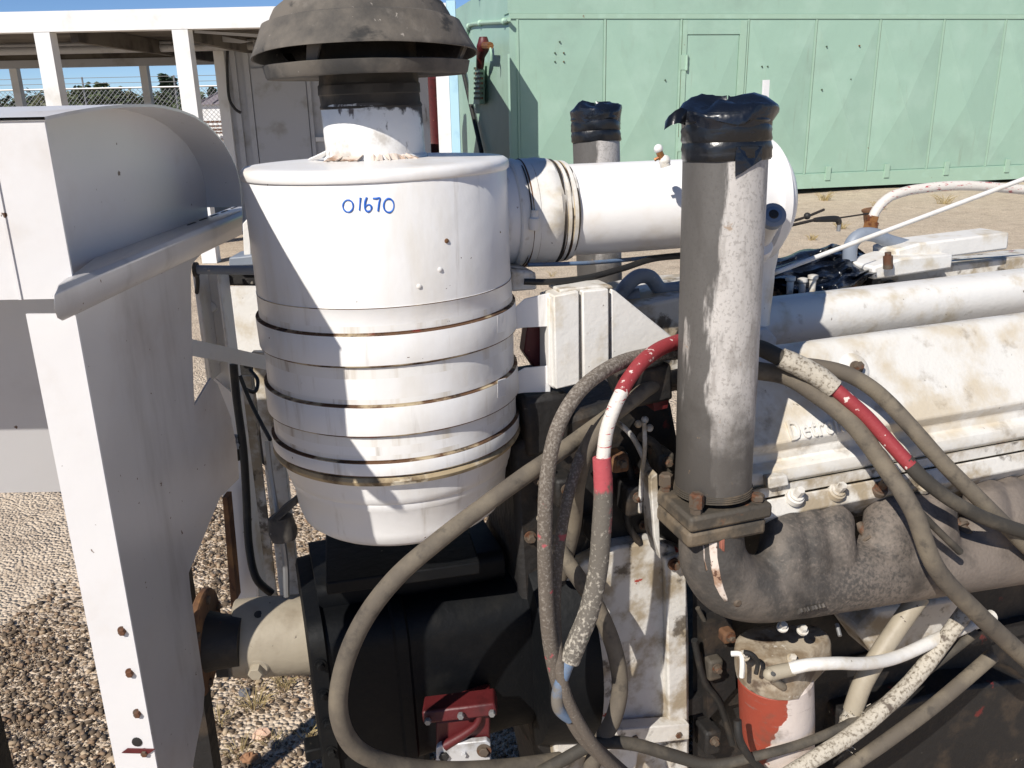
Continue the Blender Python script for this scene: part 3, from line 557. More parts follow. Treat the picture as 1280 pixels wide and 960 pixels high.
# neck
RN = rad(62, P(468, 150, AY)); NC = P(468.5, 150, AY); nk0 = t_lid0-.006
tn = lambda py: (P(463, py, AY)-TC).dot(D)
m_ = MB(); m_.lathe(TC, BC, [(tn(128), RN*.97), (tn(131), RN), (nk0-.006, RN), (nk0-.002, RN*1.05), (nk0+.01, RN*1.06)], 64, wob=.0006); neck = m_.build('neck', M['neck'], ac)
m_ = MB(); m_.lathe(TC, BC, [(tn(50), RN*.95), (tn(96), RN*.98), (tn(104), RN*.985), (tn(106), RN*1.01), (tn(117), RN*1.01), (tn(118.5), RN*.99), (tn(129), RN*.985), (tn(133), RN*1.012), (tn(135), RN*1.004)], 64, wob=.0012); m_.build('rubber_sleeve', M['soot'], neck)
# torn gasket flakes at the neck foot
rg = random.Random(5)
for k, (px, py, w_, h_) in enumerate(((398, 187, 20, 9), (425, 186, 16, 7), (452, 187, 20, 6), (482, 190, 14, 6), (505, 188, 22, 6), (523, 186, 12, 5))):
    p = TC + D*(t_lid0-.004) + Vector(((px-470.5)/F*1.42, 0, 0)); 
    dx = (px-470.5)/F*1.42; p += Vector((0, -math.sqrt(max(0, (RN*1.22)**2-dx*dx)), 0)); out = Vector((dx, p.y-TC.y, 0)).normalized(); sd_ = Vector((-out.y, out.x, 0))
    w2, l2 = w_/F*1.4/2, h_/F*1.4
    pts = []
    for i in range(5): pts.append(p + sd_*w2*(i/2-1) + out*rg.uniform(-.004, .012) + Vector((0, 0, rg.uniform(.001, .004))))
    for i in range(5): pts.append(p + sd_*w2*(1-i/2) - out*.02 + Vector((0, 0, .004+l2*rg.uniform(.5, 1.1))))
    m_ = MB(); b = [q - out*.0012 - Vector((0, 0, .0015)) for q in pts]; m_.add(pts+b, [(i, i+1, 8-i, 9-i) for i in range(4)] + [(10+9-i, 10+8-i, 10+i+1, 10+i) for i in range(4)] + [(j, 10+j, 10+(j+1) % 10, (j+1) % 10) for j in range(10)]); m_.build('gasket_flake', M['peel'] if k != 0 else M['white_clean'], neck, smooth=0)
# rain cap
cx_ = lambda px, py: P(px, py, AY)
cap_ax = (UPc + Vector((-.01, .075, 0))).normalized()
K0 = cx_(457, 70); tcp = lambda py: (cx_(457, py)-K0).dot(cap_ax)
Rs, Rc = rad(139, K0), rad(117, K0)
m_ = MB()
outp = [(tcp(-7), .01), (tcp(-7), Rc*.5), (tcp(-4), Rc*.70), (tcp(1), Rc*.81), (tcp(10), Rc*.89), (tcp(20), Rc*.925), (tcp(29.5), Rc*.955), (tcp(30.5), Rc*1.0), (tcp(32), Rc*1.03), (tcp(50), (Rc+Rs)/2*1.01), (tcp(66), Rs*.985), (0, Rs), (-.003, Rs*1.0)]
inp = [(-.003, Rs*.985), (tcp(52), (Rc+Rs)/2*.985), (tcp(36), Rc*.96), (tcp(20), Rc*.9), (tcp(8), Rc*.8), (tcp(2), .02)]
m_.lathe(K0, K0+cap_ax, outp+inp, 72, wob=.0022, seed=2); cap = m_.build('rain_cap', M['rubber_dust'], ac)
Q0 = cx_(459.5, 97); tq = lambda py: (cx_(459.5, py)-Q0).dot(UPc); Rp = rad(125, Q0)
m_ = MB(); m_.lathe(Q0, Q0+UPc, [(tq(88), RN*.9), (0.004, RN*1.0), (.002, Rp*.9), (.001, Rp*.985), (.004, Rp), (tq(80), Rp*1.015), (tq(79), Rp*.985), (.008, Rp*.95), (.010, RN*1.0), (tq(86), RN*.9)], 72, wob=.0018, seed=6); m_.build('inlet_pan', M['rubber_dust'], cap)
for a in (-1.95, -.2, 1.2, 2.6):
    o_ = Vector((math.cos(a), math.sin(a), 0)); tg = Vector((-o_.y, o_.x, 0))
    m_ = MB(); pa = Q0 + UPc*.014 + o_*Rp*.93; pb = K0 + cap_ax*.018 + o_*Rp*1.02
    m_.hexa([pa-tg*.012-o_*.002, pa+tg*.004-o_*.002, pa+tg*.004+o_*.002, pa-tg*.012+o_*.002, pb+tg*.004-o_*.002, pb+tg*.028-o_*.002, pb+tg*.028+o_*.002, pb+tg*.004+o_*.002]); m_.build('vane', M['rubber_dust'], cap)
m_ = MB(); m_.lathe(Q0+UPc*.0, Q0+UPc*.2, [(0.0, RN*.9), (.06, RN*.9)], 40); m_.build('inlet_tube', M['soot'], cap)
# hand-written number
def ink(strokes):
    m_ = MB()
    for s_ in strokes:
        pts = []
        for px, py in s_: p = cyl_hit(px, py, rb+.0001); pts.append(p)
        m_.tube(pts, [.0013*random.uniform(.75, 1.3) for _ in pts], 8, sub=5)
    return m_
def ell(cx, cy, rx, ry, a0=0, a1=360, n=12): return [(cx+rx*math.sin(R(a0+(a1-a0)*i/n)), cy-ry*math.cos(R(a0+(a1-a0)*i/n))) for i in range(n+1)]
for ch in ([ell(435, 257.5, 6.4, 7.6, 10, 375)], [[(450.5, 247), (450, 254), (449.3, 263)]],
           [[(458.5, 246.5), (456.5, 252), (456, 258), (457, 262.5), (460, 264.5), (463.5, 262.5), (464.2, 258.5), (461.5, 255.8), (458, 256.8), (456.6, 259)]],
           [[(466, 248), (470, 248.2), (475, 247.6), (473.8, 254), (472.6, 264)]], [ell(486, 257, 6.4, 8.6, 20, 382)]):
    ink(ch).build('digit', M['blue_ink'], ac)
# side outlet, bracket bars, rivets
NY = 1.45; n0, n1 = P(625, 268, 1.50), P(664, 266, 1.512)
PD = Vector((math.cos(R(15)), math.sin(R(15)), .004)).normalized()
RPp = rad(56, P(790, 262, 1.64)); IA = P(634, 268, 1.60)
m_ = MB(); m_.lathe(IA-PD*.05, IA+PD, [(0, RPp*1.10), (.075, RPp*1.10), (.078, RPp*1.0)], 48); m_.build('outlet', M['white'], ac)
for px, py in ((558, 301), (524, 358), (550, 337)):
    p = cyl_hit(px, py, rb); nrm = (p-TC); nrm -= D*nrm.dot(D); nrm.normalize(); m_ = MB(); m_.lathe(p-nrm*.001, p+nrm, [(0, .004), (.0025, .0035), (.0035, .002)], 10); m_.build('rivet', M['white'] if px != 558 else M['rust'], ac)
# drain valve under the left of the cup with its rod
t = thing('latch_rod', 'dusty latch rod and clamp cup hanging beside the canister', 'latch', P(352, 690, 1.42))
m_ = MB(); m_.tube([P(334, 552, 1.46), P(338, 590, 1.45), P(346, 640, 1.43)], .005, 8); m_.build('rod', M['galv'], t)
m_ = MB(); c = P(352, 655, 1.42); m_.lathe(c, c+Vector((.1, -.1, -1)), [(-.02, .012), (-.014, .022), (.015, .026), (.03, .022), (.032, .01)], 20); m_.build('cup', M['rubber_dust'], t)
m_ = MB(); m_.prism([P(336, 652, 1.40), P(352, 636, 1.40), P(370, 622, 1.42), P(372, 630, 1.42), P(356, 644, 1.40), P(340, 660, 1.40)], (0, .02, 0)); m_.build('lever', M['rubber_dust'], t, bevel=.002)
m_ = MB(); m_.tube([P(352, 668, 1.42), P(357, 705, 1.42), P(358, 745, 1.42)], .006, 8); m_.build('drain_tube', M['galv'], t)

# ================================================================ INTAKE PIPE
ip = thing('intake_pipe', 'white intake pipe with a ribbed rubber coupling leaving the canister', 'pipe', IA+PD*.25-Vector((0, 0, RPp)))
m_ = MB(); L0 = .012
m_.lathe(IA, IA+PD, [(.00, RPp*1.14), (.003, RPp*1.17), (.012, RPp*1.17), (.016, RPp*1.14), (.045, RPp*1.16), (.055, RPp*1.18), (.075, RPp*1.17), (.082, RPp*1.10), (.10, RPp*1.07), (.112, RPp*1.05), (.115, RPp*1.0)], 64, wob=.001, seed=3)
cpl = m_.build('rubber_coupling', M['white_old'], ip)
for k, (a, b) in enumerate(((.024, .036), (.088, .094), (.100, .107))):
    m_ = MB(); r_ = RPp*(1.155 if k == 0 else 1.09-.012*(k-1)); m_.lathe(IA, IA+PD, [(a-.002, r_*.985), (a, r_*1.012), (b, r_*1.012), (b+.002, r_*.985)], 64, mats=[1, 0, 1]); cl = m_.build('hose_clamp', [M['white_old'], M['line']], ip)
    if k == 0:
        m_ = MB(); p = cyl_hit(668, 276, r_*1.04, IA, PD); ax = Vector((.05, 0, 1)).normalized(); m_.lathe(p-ax*.016, p+ax, [(0, .008), (.003, .0095), (.02, .0095), (.023, .006), (.034, .006)], 12); m_.build('clamp_screw', M['white_old'], cl)
for a, b, r_ in ((.0175, .0205, 1.150), (.079, .0845, 1.135), (.0955, .0985, 1.088), (.1085, .1115, 1.066)):
    m_ = MB(); m_.lathe(IA, IA+PD, [(a, RPp*(r_-.05)), (a+.0005, RPp*r_), (b-.0005, RPp*(r_-.006)), (b, RPp*(r_-.06))], 64, wob=.0012, seed=a*300); m_.build('rubber_gap', M['soot'], ip)
m_ = MB(); Lp = .42
m_.lathe(IA, IA+PD, [(.106, RPp*.985), (.11, RPp), (Lp, RPp), (Lp+.006, RPp*1.02)], 64, wob=.0005); m_.build('tube', M['white_clean'], ip)
# elbow housing with flange behind the stack
HB = PV(905, 230, IA, V); eb = IA + PD*((HB-IA).dot(PD))
m_ = MB(); Rf = rad(70, eb)
m_.lathe(eb, eb+PD, [(-.085, RPp*1.01), (-.06, Rf*.93), (-.05, Rf*1.0), (-.01, Rf*1.02), (.07, Rf), (.085, Rf*.96), (.10, Rf*.8), (.108, Rf*.5), (.11, .01)], 56); m_.build('elbow', M['white_clean'], ip)
m_ = MB(); m_.lathe(eb, eb+PD, [(.052, Rf*1.0), (.053, Rf*1.10), (.070, Rf*1.10), (.0715, Rf*1.0)], 56); m_.build('flange', M['white_clean'], ip)
m_ = MB(); p = PE(957, 114, .44); m_.box(p, U*.006, V*.004, Wd*.022); m_.build('lifting_tab', M['white_clean'], ip)
m_ = MB(); m_.tube([eb+PD*.05-Wd*Rf*.6, eb+PD*.055-Wd*Rf*1.25, eb+PD*.04-Wd*Rf*2.2], [RPp*.8, RPp*.6, RPp*.7], 24); m_.build('downpipe', M['white_old'], ip)
# fitting on the pipe
t = thing('air_fitting', 'small brass and white fitting standing on the intake pipe', 'fitting', P(826, 207, 1.53))
m_ = MB(); m_.tube([P(832, 208, 1.53), P(830, 200, 1.53)], .009, 10, sub=1); m_.ball(P(831, 201, 1.53), .010, 10); m_.build('base', M['white_old'], t)
m_ = MB(); m_.tube([P(829, 201, 1.53), P(824, 190, 1.53)], .006, 8, sub=1); m_.tube([P(818, 200, 1.53), P(827, 195, 1.53)], .003, 6, sub=1); m_.build('stem', M['brass'], t)
m_ = MB(); m_.ball(P(823, 186, 1.53), .008, 10); m_.build('knob', M['white_clean'], t)
# wrapped stub right of the front stack
t = thing('wrapped_hose_stub', 'short white hose stub with a rolled blue-grey end beside the front exhaust stack', 'hose stub', PE(948, 335, .2))
m_ = MB(); q = [PE(940, 335, .24), PE(950, 305, .2), PE(958, 285, .16), PE(966, 270, .12)]; m_.tube(q, [.017, .017, .019, .021], 24); m_.build('sleeve', M['white_old'], t)
dq = (PE(967, 269, .115)-PE(958, 285, .16)).normalized(); e_ = PE(966.5, 269, .118)
for k, (r_, nm, mt2) in enumerate(((.0225, 'outer_wrap', 'blue_pipe'), (.016, 'middle_wrap', 'blue_tube'), (.009, 'core', 'rubber'))): m_ = MB(); m_.lathe(e_, e_+dq, [(-.012, r_), (.001+k*.0015, r_), (.003+k*.0015, r_*.8)], 24); m_.build(nm, M[mt2], t)
m_ = MB(); m_.lathe(PE(950, 312, .19), PE(957, 290, .15), [(-.01, .0205), (.0, .0215), (.012, .0215), (.014, .0205)], 24); m_.build('clip', M['white_clean'], t)

# ================================================================ EXHAUST STACKS
def noisy_cap(m_, A, up, r_, n=48, seed=0, over=()):
    rg = random.Random(seed); x, y = frame(up); rs = []
    ph = [rg.uniform(0, 6.28) for _ in range(8)]
    for k, (t_, q) in enumerate([(-.030, 1.03), (-.012, 1.05), (-.002, 1.09), (.006, 1.08), (.013, .97), (.018, .8), (.022, .6), (.020, .35), (.019, .15), (.021, .02)]):
        ring = []
        for i in range(n):
            a = 2*math.pi*i/n
            w_ = (.5*math.sin(2*a+ph[0])+.35*math.sin(3*a+ph[1]+k*.4)+.25*math.sin(5*a+ph[2])+.2*math.sin(9*a+ph[3]+k))
            rr = r_*q*(1+.025*w_*(1 if 1 < k < 6 else .3)); zz = t_+ (.006*w_+.004*math.sin(4*a+ph[4]+k)) * (1 if k > 1 else 0)
            for aa, wd, ro, zo in over:
                dd = math.atan2(math.sin(a-aa), math.cos(a-aa)); e = math.exp(-(dd/wd)**2); f = 1 if 1 < k < 6 else 0
                rr += ro*e*f; zz += zo*e*(1 if k > 1 else 0)
            ring.append(A + up*zz + x*(rr*math.cos(a)) + y*(rr*math.sin(a)))
        rs.append(ring)
    m_.rings(rs); return m_
def stack(name, label, A, T, r_, t_tape, group, front):
    up = (T-A).normalized(); Ln = (T-A).length; t = thing(name, label, 'exhaust pipe', A, group)
    m_ = MB(); m_.lathe(A, T, [(0, r_*.985), (.004, r_), (.07, r_*.985), (.12, r_*.99), (.2, r_*1.0), (Ln-.02, r_), (Ln, r_*.98)], 56, wob=.0005); m_.build('tube', M['steel'], t)
    m_ = MB(); prof = []; k = 0; rg = random.Random(3); z = Ln-t_tape
    while z < Ln-.006: prof += [(z, r_*1.005+.0012+.0012*(k % 2)), (z+.004, r_*1.005+.0032+.0006*rg.random())]; z += .0135; k += 1
    prof += [(Ln+.002, r_*1.03), (Ln+.004, r_*.9)]
    m_.lathe(A, T, prof, 56, wob=.0012, seed=5); m_.build('tape_wrap', M['tape'], t)
    x, y = frame(up)
    def ang(dx, dy): v_ = Vector((dx, dy, 0)); return math.atan2(v_.dot(y), v_.dot(x))
    m_ = MB(); noisy_cap(m_, T, up, r_, seed=11 if front else 4, over=((ang(1, -.35), .45, .006, .006), (ang(-.9, -.3), .5, .004, -.002), (ang(.1, -1), .5, .0, -.008)) if front else ()); m_.build('plastic_cover', M['plastic'], t)
    return t, up, Ln
SA, ST = PE(891, 612, .0), P(908.5, 143, 1.385)
RS = .5*(rad(51.5, ST)+rad(48.5, SA))
fst, sup, sln = stack('exhaust_stack', 'tall soot-streaked steel exhaust stack with black taped top, bolted to the manifold', SA, ST, RS, .068, None, True)
# loose tape tail and hanging flap
def ribbon(pts, w_, th=.0012):
    m_ = MB(); n_ = len(pts); rows = []
    for p, s_ in zip(pts, w_): rows.append((Vector(p)-s_, Vector(p)+s_))
    back = Vector((.0, th, 0)); vs_ = [q for r_ in rows for q in r_]; b = len(vs_); vs_ += [q+back for q in vs_]
    fs = []
    for i in range(n_-1): a = 2*i; fs += [(a, a+2, a+3, a+1), (b+a, b+a+1, b+a+3, b+a+2), (a, b+a, b+a+2, a+2), (a+1, a+3, b+a+3, b+a+1)]
    fs += [(0, 1, b+1, b), (2*n_-2, b+2*n_-2, b+2*n_-1, 2*n_-1)]
    return m_.add(vs_, fs)
hv = Vector((0, 0, .009))
m_ = ribbon([P(858, 147, 1.345), P(850, 144, 1.335), P(842, 147, 1.33), P(834, 153, 1.335), P(831, 157, 1.345)], [Vector((.001, 0, .011)), Vector((.002, .003, .011)), Vector((.003, .004, .010)), Vector((.003, .005, .009)), Vector((.002, .008, .006))]); m_.build('tape_tail', M['tape'], fst, smooth=80)
fl = [cyl_hit(px, py, RS+.0042, SA, sup) for px, py in ((921, 183), (938, 182), (953, 183), (952, 200), (940, 208), (928, 216), (919, 221), (919, 200))]
m_ = MB(); m_.prism(fl, Vector((.0004, .0022, 0))); m_.build('tape_flap', M['plastic'], fst, smooth=0)
for k in range(4):
    m_ = MB(); z = .001+k*.0035; m_.lathe(SA-sup*.002, ST, [(z, RS*.9), (z+.0006, RS*1.035-.0004*k), (z+.0028, RS*1.035-.0004*k), (z+.0034, RS*.9)], 48); m_.build('thread_ring', M['iron_dark'], fst)
RA, RT = P(750, 372, 2.36), P(744.5, 141, 2.40)
rst, _, _ = stack('exhaust_stack', 'shorter taped steel exhaust stack standing behind the intake pipe', RA, RT, rad(29.5, RT), .075, None, False)
m_ = MB(); m_.tube([RA, RA-Vector((0, 0, .3))], RS*.98, 32, sub=1); m_.build('lower_tube', M['steel'], rst)

# ================================================================ DIESEL ENGINE
eng = thing('diesel_engine', 'white diesel engine with embossed valve cover and greasy dark block', 'engine', PE(1000, 960, .3)-Vector((0, 0, .2)))
def extr(prof, px, u0, u1, name, mt, bevel=0., par=eng, smooth=30):
    """prof: (py at pixel column px, v). Extruded along the crank axis from u0 to u1 around that column."""
    pts = [PE(px, py, v) for py, v in prof]; m_ = MB(); m_.prism([p+U*u0 for p in pts], U*(u1-u0)); return m_.build(name, mt, par, bevel=bevel, smooth=smooth)
vc = extr([(446, .262), (436, .245), (430, .222), (427, .20), (427.5, .178), (431, .160), (438, .147), (448, .137), (464, .1245), (500, .093), (536, .062), (549, .050), (553, .052), (560, .062), (571, .058), (575, .050), (581, .040), (590, .036), (597, .037), (599, .045), (560, .26)], 1000, -.16, .85, 'valve_cover', M['cover_white'], bevel=.003)
m_ = extr([(600.5, .046), (602, .030), (614, .028), (616, .05), (600, .2)], 1000, -.162, .85, 'gasket_strip', M['white_grimy'])
hd = extr([(616.5, .05), (617, .020), (640, .008), (645, .02), (660, .06), (640, .25), (616, .25)], 1000, -.075, .85, 'cylinder_head', M['white_grimy'], bevel=.003)
# embossed lettering
def text_mesh(body, size, ext, bev):
    cu_d = bpy.data.curves.new('t', 'FONT'); cu_d.body = body; cu_d.size = size; cu_d.extrude = ext; cu_d.bevel_depth = bev; cu_d.bevel_resolution = 1; cu_d.resolution_u = 3; cu_d.space_character = 1.12
    o = bpy.data.objects.new('t', cu_d); COL.objects.link(o); bpy.context.view_layer.update()
    me = bpy.data.meshes.new_from_object(o.evaluated_get(bpy.context.evaluated_depsgraph_get())); bpy.data.objects.remove(o); return me
def put_text(body, name, p0, dx, dy, h, mt, par, ext=.002, sx=1., bev=.0012):
    me = text_mesh(body, 1.0, ext/h, bev/h); dx = dx.normalized(); dy = (dy-dx*dy.dot(dx)).normalized(); dz = dx.cross(dy)
    m_ = MB()
    vs_ = [p0 + dx*(v.co.x*h*sx) + dy*(v.co.y*h) + dz*(v.co.z*h) for v in me.vertices]
    m_.add(vs_, [tuple(f.vertices) for f in me.polygons]); return m_.build(name, mt, par, smooth=50)
def vface(px, py):   # point on the sloping valve-cover face
    a, b = PE(1000, 536, .062), PE(1000, 462, .125); n_ = U.cross(b-a).normalized(); return PV(px, py, a, n_)
dn = (PE(1000, 462, .125)-PE(1000, 536, .062)).normalized()
put_text('Detroit', 'lettering', vface(987, 553)+dn*.003, U, dn, .050, M['cover_white'], vc, .0045, .70, .0009)
m_ = MB(); p = vface(1068, 461); nn = U.cross(dn).normalized(); nn = nn if nn.dot(cf) < 0 else -nn
m_.lathe(p-nn*.004, p+nn, [(0, .032), (.004, .032), (.007, .029), (.009, .018), (.009, .012)], 32); wsh = m_.build('cover_washer', M['white_old'], vc)
m_ = MB(); m_.bolt(p+nn*.005, nn, .009, .016); m_.build('cover_bolt', M['rustbolt'], wsh)
for px, py in ((995, 612), (1047, 606), (1100, 602), (1155, 597)):
    m_ = MB(); p = PE(px, py+8, .012); up = (Wd-V*.75).normalized(); m_.lathe(p-up*.01, p+up, [(0, .017), (.010, .016), (.012, .012)], 20); m_.bolt(p+up*.001, up, .0085, .022); m_.build('head_bolt', M['white_grimy'] if px != 1100 else M['rustbolt'], hd)
m_ = MB(); m_.prism([PE(960, 598, .02), PE(985, 594, .02), PE(987, 607, .018), (PE(962, 612, .018))], V*.02); m_.build('head_lug', M['white_grimy'], hd, bevel=.003)
# block, flywheel housing, bell housing
m_ = MB(); pts = [PE(866, 650, .16), PE(866, 1080, .16), PE(866, 1080, .62), PE(866, 560, .62)]; m_.prism(pts, U*1.0); m_.build('block', M['grease'], eng)
m_ = MB(); m_.prism([PE(880, 780, .13), PE(915, 770, .13), PE(920, 860, .12), PE(885, 900, .12)], V*.03); m_.build('block_rib', M['grease'], eng)
m_ = MB(); m_.prism([PE(1072, 790, .06), PE(1100, 760, .05), PE(1210, 745, .05), PE(1215, 790, .06), PE(1120, 830, .06), PE(1095, 822, .06)], V*.1); m_.build('water_boss', M['white_grimy'], eng, bevel=.012)
m_ = MB(); m_.prism([PE(1060, 900, .09), PE(1200, 860, .09), PE(1290, 850, .09), PE(1290, 1010, .09), PE(1040, 1010, .09)], V*.08); m_.build('side_cover', M['grease'], eng, bevel=.008)
hp = [(694, 740), (728, 704), (770, 684), (818, 676), (858, 690), (862, 800), (862, 1040), (705, 1040), (690, 900), (686, 800)]
m_ = MB(); m_.prism([PE(x, y, .135) for x, y in hp], V*.20); fh = m_.build('flywheel_housing', M['white_grimy'], eng, bevel=.006)
m_ = MB(); m_.prism([PE(832, 700, .118), PE(858, 690, .118), PE(861, 1000, .118), PE(838, 1000, .118)], V*.02); m_.build('rib', M['white_grimy'], fh, bevel=.004)
m_ = MB(); m_.prism([PE(735, 1010, .112), PE(790, 1010, .112), PE(800, 930, .112), PE(740, 925, .112)], V*.026); m_.build('lower_boss', M['white_grimy'], fh, bevel=.006)
m_ = MB(); m_.prism([PE(765, 935, .10), PE(862, 925, .10), PE(862, 905, .10), PE(770, 912, .10)], V*.03); m_.build('split_flange', M['white_grimy'], fh, bevel=.003)
for px, py in ((790, 918), (845, 914), (752, 925), (842, 705)): m_ = MB(); m_.bolt(PE(px, py, .112), -V, .008, .014); m_.build('bolt', M['rustbolt'], fh)
cB = PE(560, 800, .30)
m_ = MB(); A_ = cB + U*((PE(640, 790, .3)-cB).dot(U)); m_.lathe(A_, A_+U, [(-.005, .17), (0, .235), (.02, .24), (.10, .255), (.105, .225)], 56); m_.build('bell_housing', M['black_paint'], eng)
# rear bank: covers, rails and castings between the stacks
rc = extr([(434, .41), (420, .386), (406, .382), (394, .387), (384, .397), (376, .414), (370.5, .438), (367.5, .468), (366.5, .50), (368, .54), (373, .58), (382, .62), (434, .64)], 1000, -.10, .95, 'blower_cover', M['white_old'], bevel=.006)
m_ = MB(); m_.prism([PE(938, 440, .36), PE(970, 436, .36), PE(972, 424, .36), PE(960, 410, .37), PE(940, 412, .37)], V*.04); m_.build('cover_lug', M['white_old'], rc, bevel=.004)
extr([(372, .70), (352, .70), (349, .73), (349, .84), (380, .84)], 1000, -.16, 1.0, 'rear_rail', M['white_grimy'], bevel=.004)
extr([(388, .66), (375, .66), (374, .69), (392, .69)], 1000, -.14, 1.0, 'fuel_rail', M['white_old'], bevel=.003)
extr([(420, .85), (352, .85), (340, 1.02), (420, 1.1)], 1000, -.35, 1.0, 'rear_valve_cover', M['white_grimy'], bevel=.006)
m_ = MB(); m_.prism([PE(1092, 350, .62), PE(1190, 336, .62), PE(1192, 318, .62), PE(1130, 322, .62), PE(1092, 334, .62)], V*.12); m_.build('governor_housing', M['white_old'], eng, bevel=.006)
m_ = MB(); m_.prism([PE(1122, 330, .66), PE(1260, 312, .66), PE(1262, 290, .66), PE(1150, 304, .66), PE(1122, 312, .66)], V*.10); m_.build('governor_cover', M['white_old'], eng, bevel=.006)
m_ = MB(); m_.lathe(PE(1110, 326, .60), PE(1110, 306, .60), [(-.02, .012), (.012, .012), (.013, .008), (.022, .008)], 12); m_.build('speed_screw', M['rustbolt'], eng)
for k, px in enumerate((955, 978, 1000, 1024, 1048, 1075, 1100)):
    m_ = MB(); m_.tube([PE(px, 378, .66), PE(px+3, 360, .66), PE(px+12, 352, .68), PE(px+20, 358, .72), PE(px+22, 372, .74)], .006, 8); m_.build('jumper_line', M['iron_dark' if k % 2 else 'rubber'], eng)
m_ = MB(); m_.tube([PE(945, 372, .62), PE(980, 376, .63), PE(1015, 371, .62), PE(1050, 374, .63), PE(1090, 366, .63), PE(1150, 360, .64)], .008, 10); m_.build('wiring_loom', M['rubber'], eng)
for k, (px, py) in enumerate(((962, 366), (1008, 362), (1062, 357), (1092, 352))):
    p = PE(px, py, .64); m_ = MB(); m_.box(p, U*.014, V*.012, Wd*.012); m_.build('cable_clip', M['grease' if k % 2 else 'rust'], eng, bevel=.003)
# left castings under the bent pipe
m_ = MB(); m_.prism([PE(792, 385, .42), PE(850, 372, .42), PE(960, 362, .42), PE(960, 470, .42), PE(840, 470, .42), PE(800, 400, .42)], V*.25); m_.build('air_box_end', M['white_grimy'], eng, bevel=.006)
m_ = MB(); m_.tube([PE(772, 378, .5), PE(781, 360, .5), PE(797, 346, .5), PE(813, 347, .5), PE(825, 361, .5), PE(840, 362, .5), PE(870, 357, .5), PE(930, 352, .5)], .0165, 20); m_.build('water_crossover', M['blue_pipe'], eng)
m_ = MB(); m_.tube([PE(770, 376, .52), PE(800, 372, .5)], .022, 16, sub=1); m_.build('crossover_clamp', M['blue_pipe'], eng)
m_ = MB(); m_.prism([PE(640, 365, .2), PE(672, 362, .2), PE(670, 340, .2), PE(640, 338, .2)], V*.1); m_.build('support_block', M['white_grimy'], eng, bevel=.004)
# dark bell side, linkages, lines and bolts crowded behind the hoses
m_ = MB(); m_.prism([PE(x, y, .17) for x, y in ((640, 560), (690, 530), (760, 505), (840, 500), (862, 620), (862, 700), (770, 690), (735, 760), (722, 900), (730, 1040), (690, 1040), (660, 900))], V*.22); bs = m_.build('bell_side', M['grease'], eng, bevel=.012)
rgc = random.Random(12)
for k in range(20):
    a_ = R(-50+k*15); px, py = 735+70*math.cos(a_)*rgc.uniform(.8, 1.1), 640+92*math.sin(a_); m_ = MB(); m_.bolt(PE(px, py, .166), -V, rgc.uniform(.005, .008), .012); m_.build('bolt', M['rustbolt'] if k % 3 else M['white_grimy'], bs)
for k, (pts, r_, mt2) in enumerate(((((775, 560), (790, 600), (784, 650), (800, 680)), .007, 'grease'), (((742, 590), (760, 640), (752, 690), (742, 740)), .006, 'rubber'), (((800, 545), (822, 560), (828, 600), (820, 640)), .008, 'iron_dark'), (((690, 590), (712, 640), (700, 700), (712, 770)), .008, 'rubber'), (((760, 520), (790, 545), (812, 590)), .005, 'white_grimy'), (((868, 800), (880, 850), (900, 880), (915, 930)), .007, 'rubber'), (((872, 760), (892, 800), (905, 840)), .005, 'iron_dark'))):
    m_ = MB(); m_.tube([PE(x, y, .14-.012*(k % 3)) for x, y in pts], r_, 10); m_.build('oil_line', M[mt2], eng)
for k, (px, py, w_, h_) in enumerate(((790, 620, 16, 22), (826, 575, 12, 16), (770, 575, 12, 12), (702, 610, 14, 20), (745, 660, 13, 16), (888, 830, 12, 18), (905, 790, 10, 10), (885, 920, 14, 22), (700, 810, 12, 26))):
    w2, h2 = w_/F*1.45, h_/F*1.45; p = PE(px, py, .13); m_ = MB(); m_.box(p, U*w2, V*.025, Wd*h2); m_.build('bracket_block', M[('grease', 'iron_dark', 'rust', 'grease')[k % 4]], eng, bevel=.006)
    m_ = MB(); m_.bolt(p-V*.025+Wd*h2*.3, -V, .007, .012); m_.build('bolt', M['rustbolt'], eng)
# clutter seen between bracket and housing
m_ = MB(); m_.prism([PE(655, 500, .16), PE(712, 490, .16), PE(716, 560, .16), PE(660, 575, .16)], V*.2); m_.build('spacer_casting', M['grease'], eng, bevel=.01)
m_ = MB(); m_.prism([PE(772, 470, .06), PE(840, 455, .06), PE(842, 500, .06), PE(790, 512, .06)], V*.08); m_.build('engine_lug', M['grease'], eng, bevel=.006)
m_ = MB(); m_.prism([PE(816, 500, .07), PE(838, 494, .07), PE(834, 510, .07), PE(818, 514, .07)], V*.05); m_.build('red_bracket', M['red'], eng)
for px, py in ((806, 525), (812, 535), (798, 530)): m_ = MB(); m_.ball(PE(px, py, .09), .007, 8); m_.build('wire_terminal', M['white_grimy'], eng)
m_ = MB(); m_.tube([PE(805, 528, .085), PE(806, 560, .08), PE(802, 600, .09), PE(800, 640, .1)], .004, 8); m_.build('drain_wire', M['white_grimy'], eng)
m_ = MB(); m_.prism([PE(813, 598, .05), PE(822, 592, .05), PE(826, 700, .05), PE(818, 672, .05)], V*.05 + U*.004); m_.build('gasket_plate', M['white_grimy'], eng, bevel=.002)
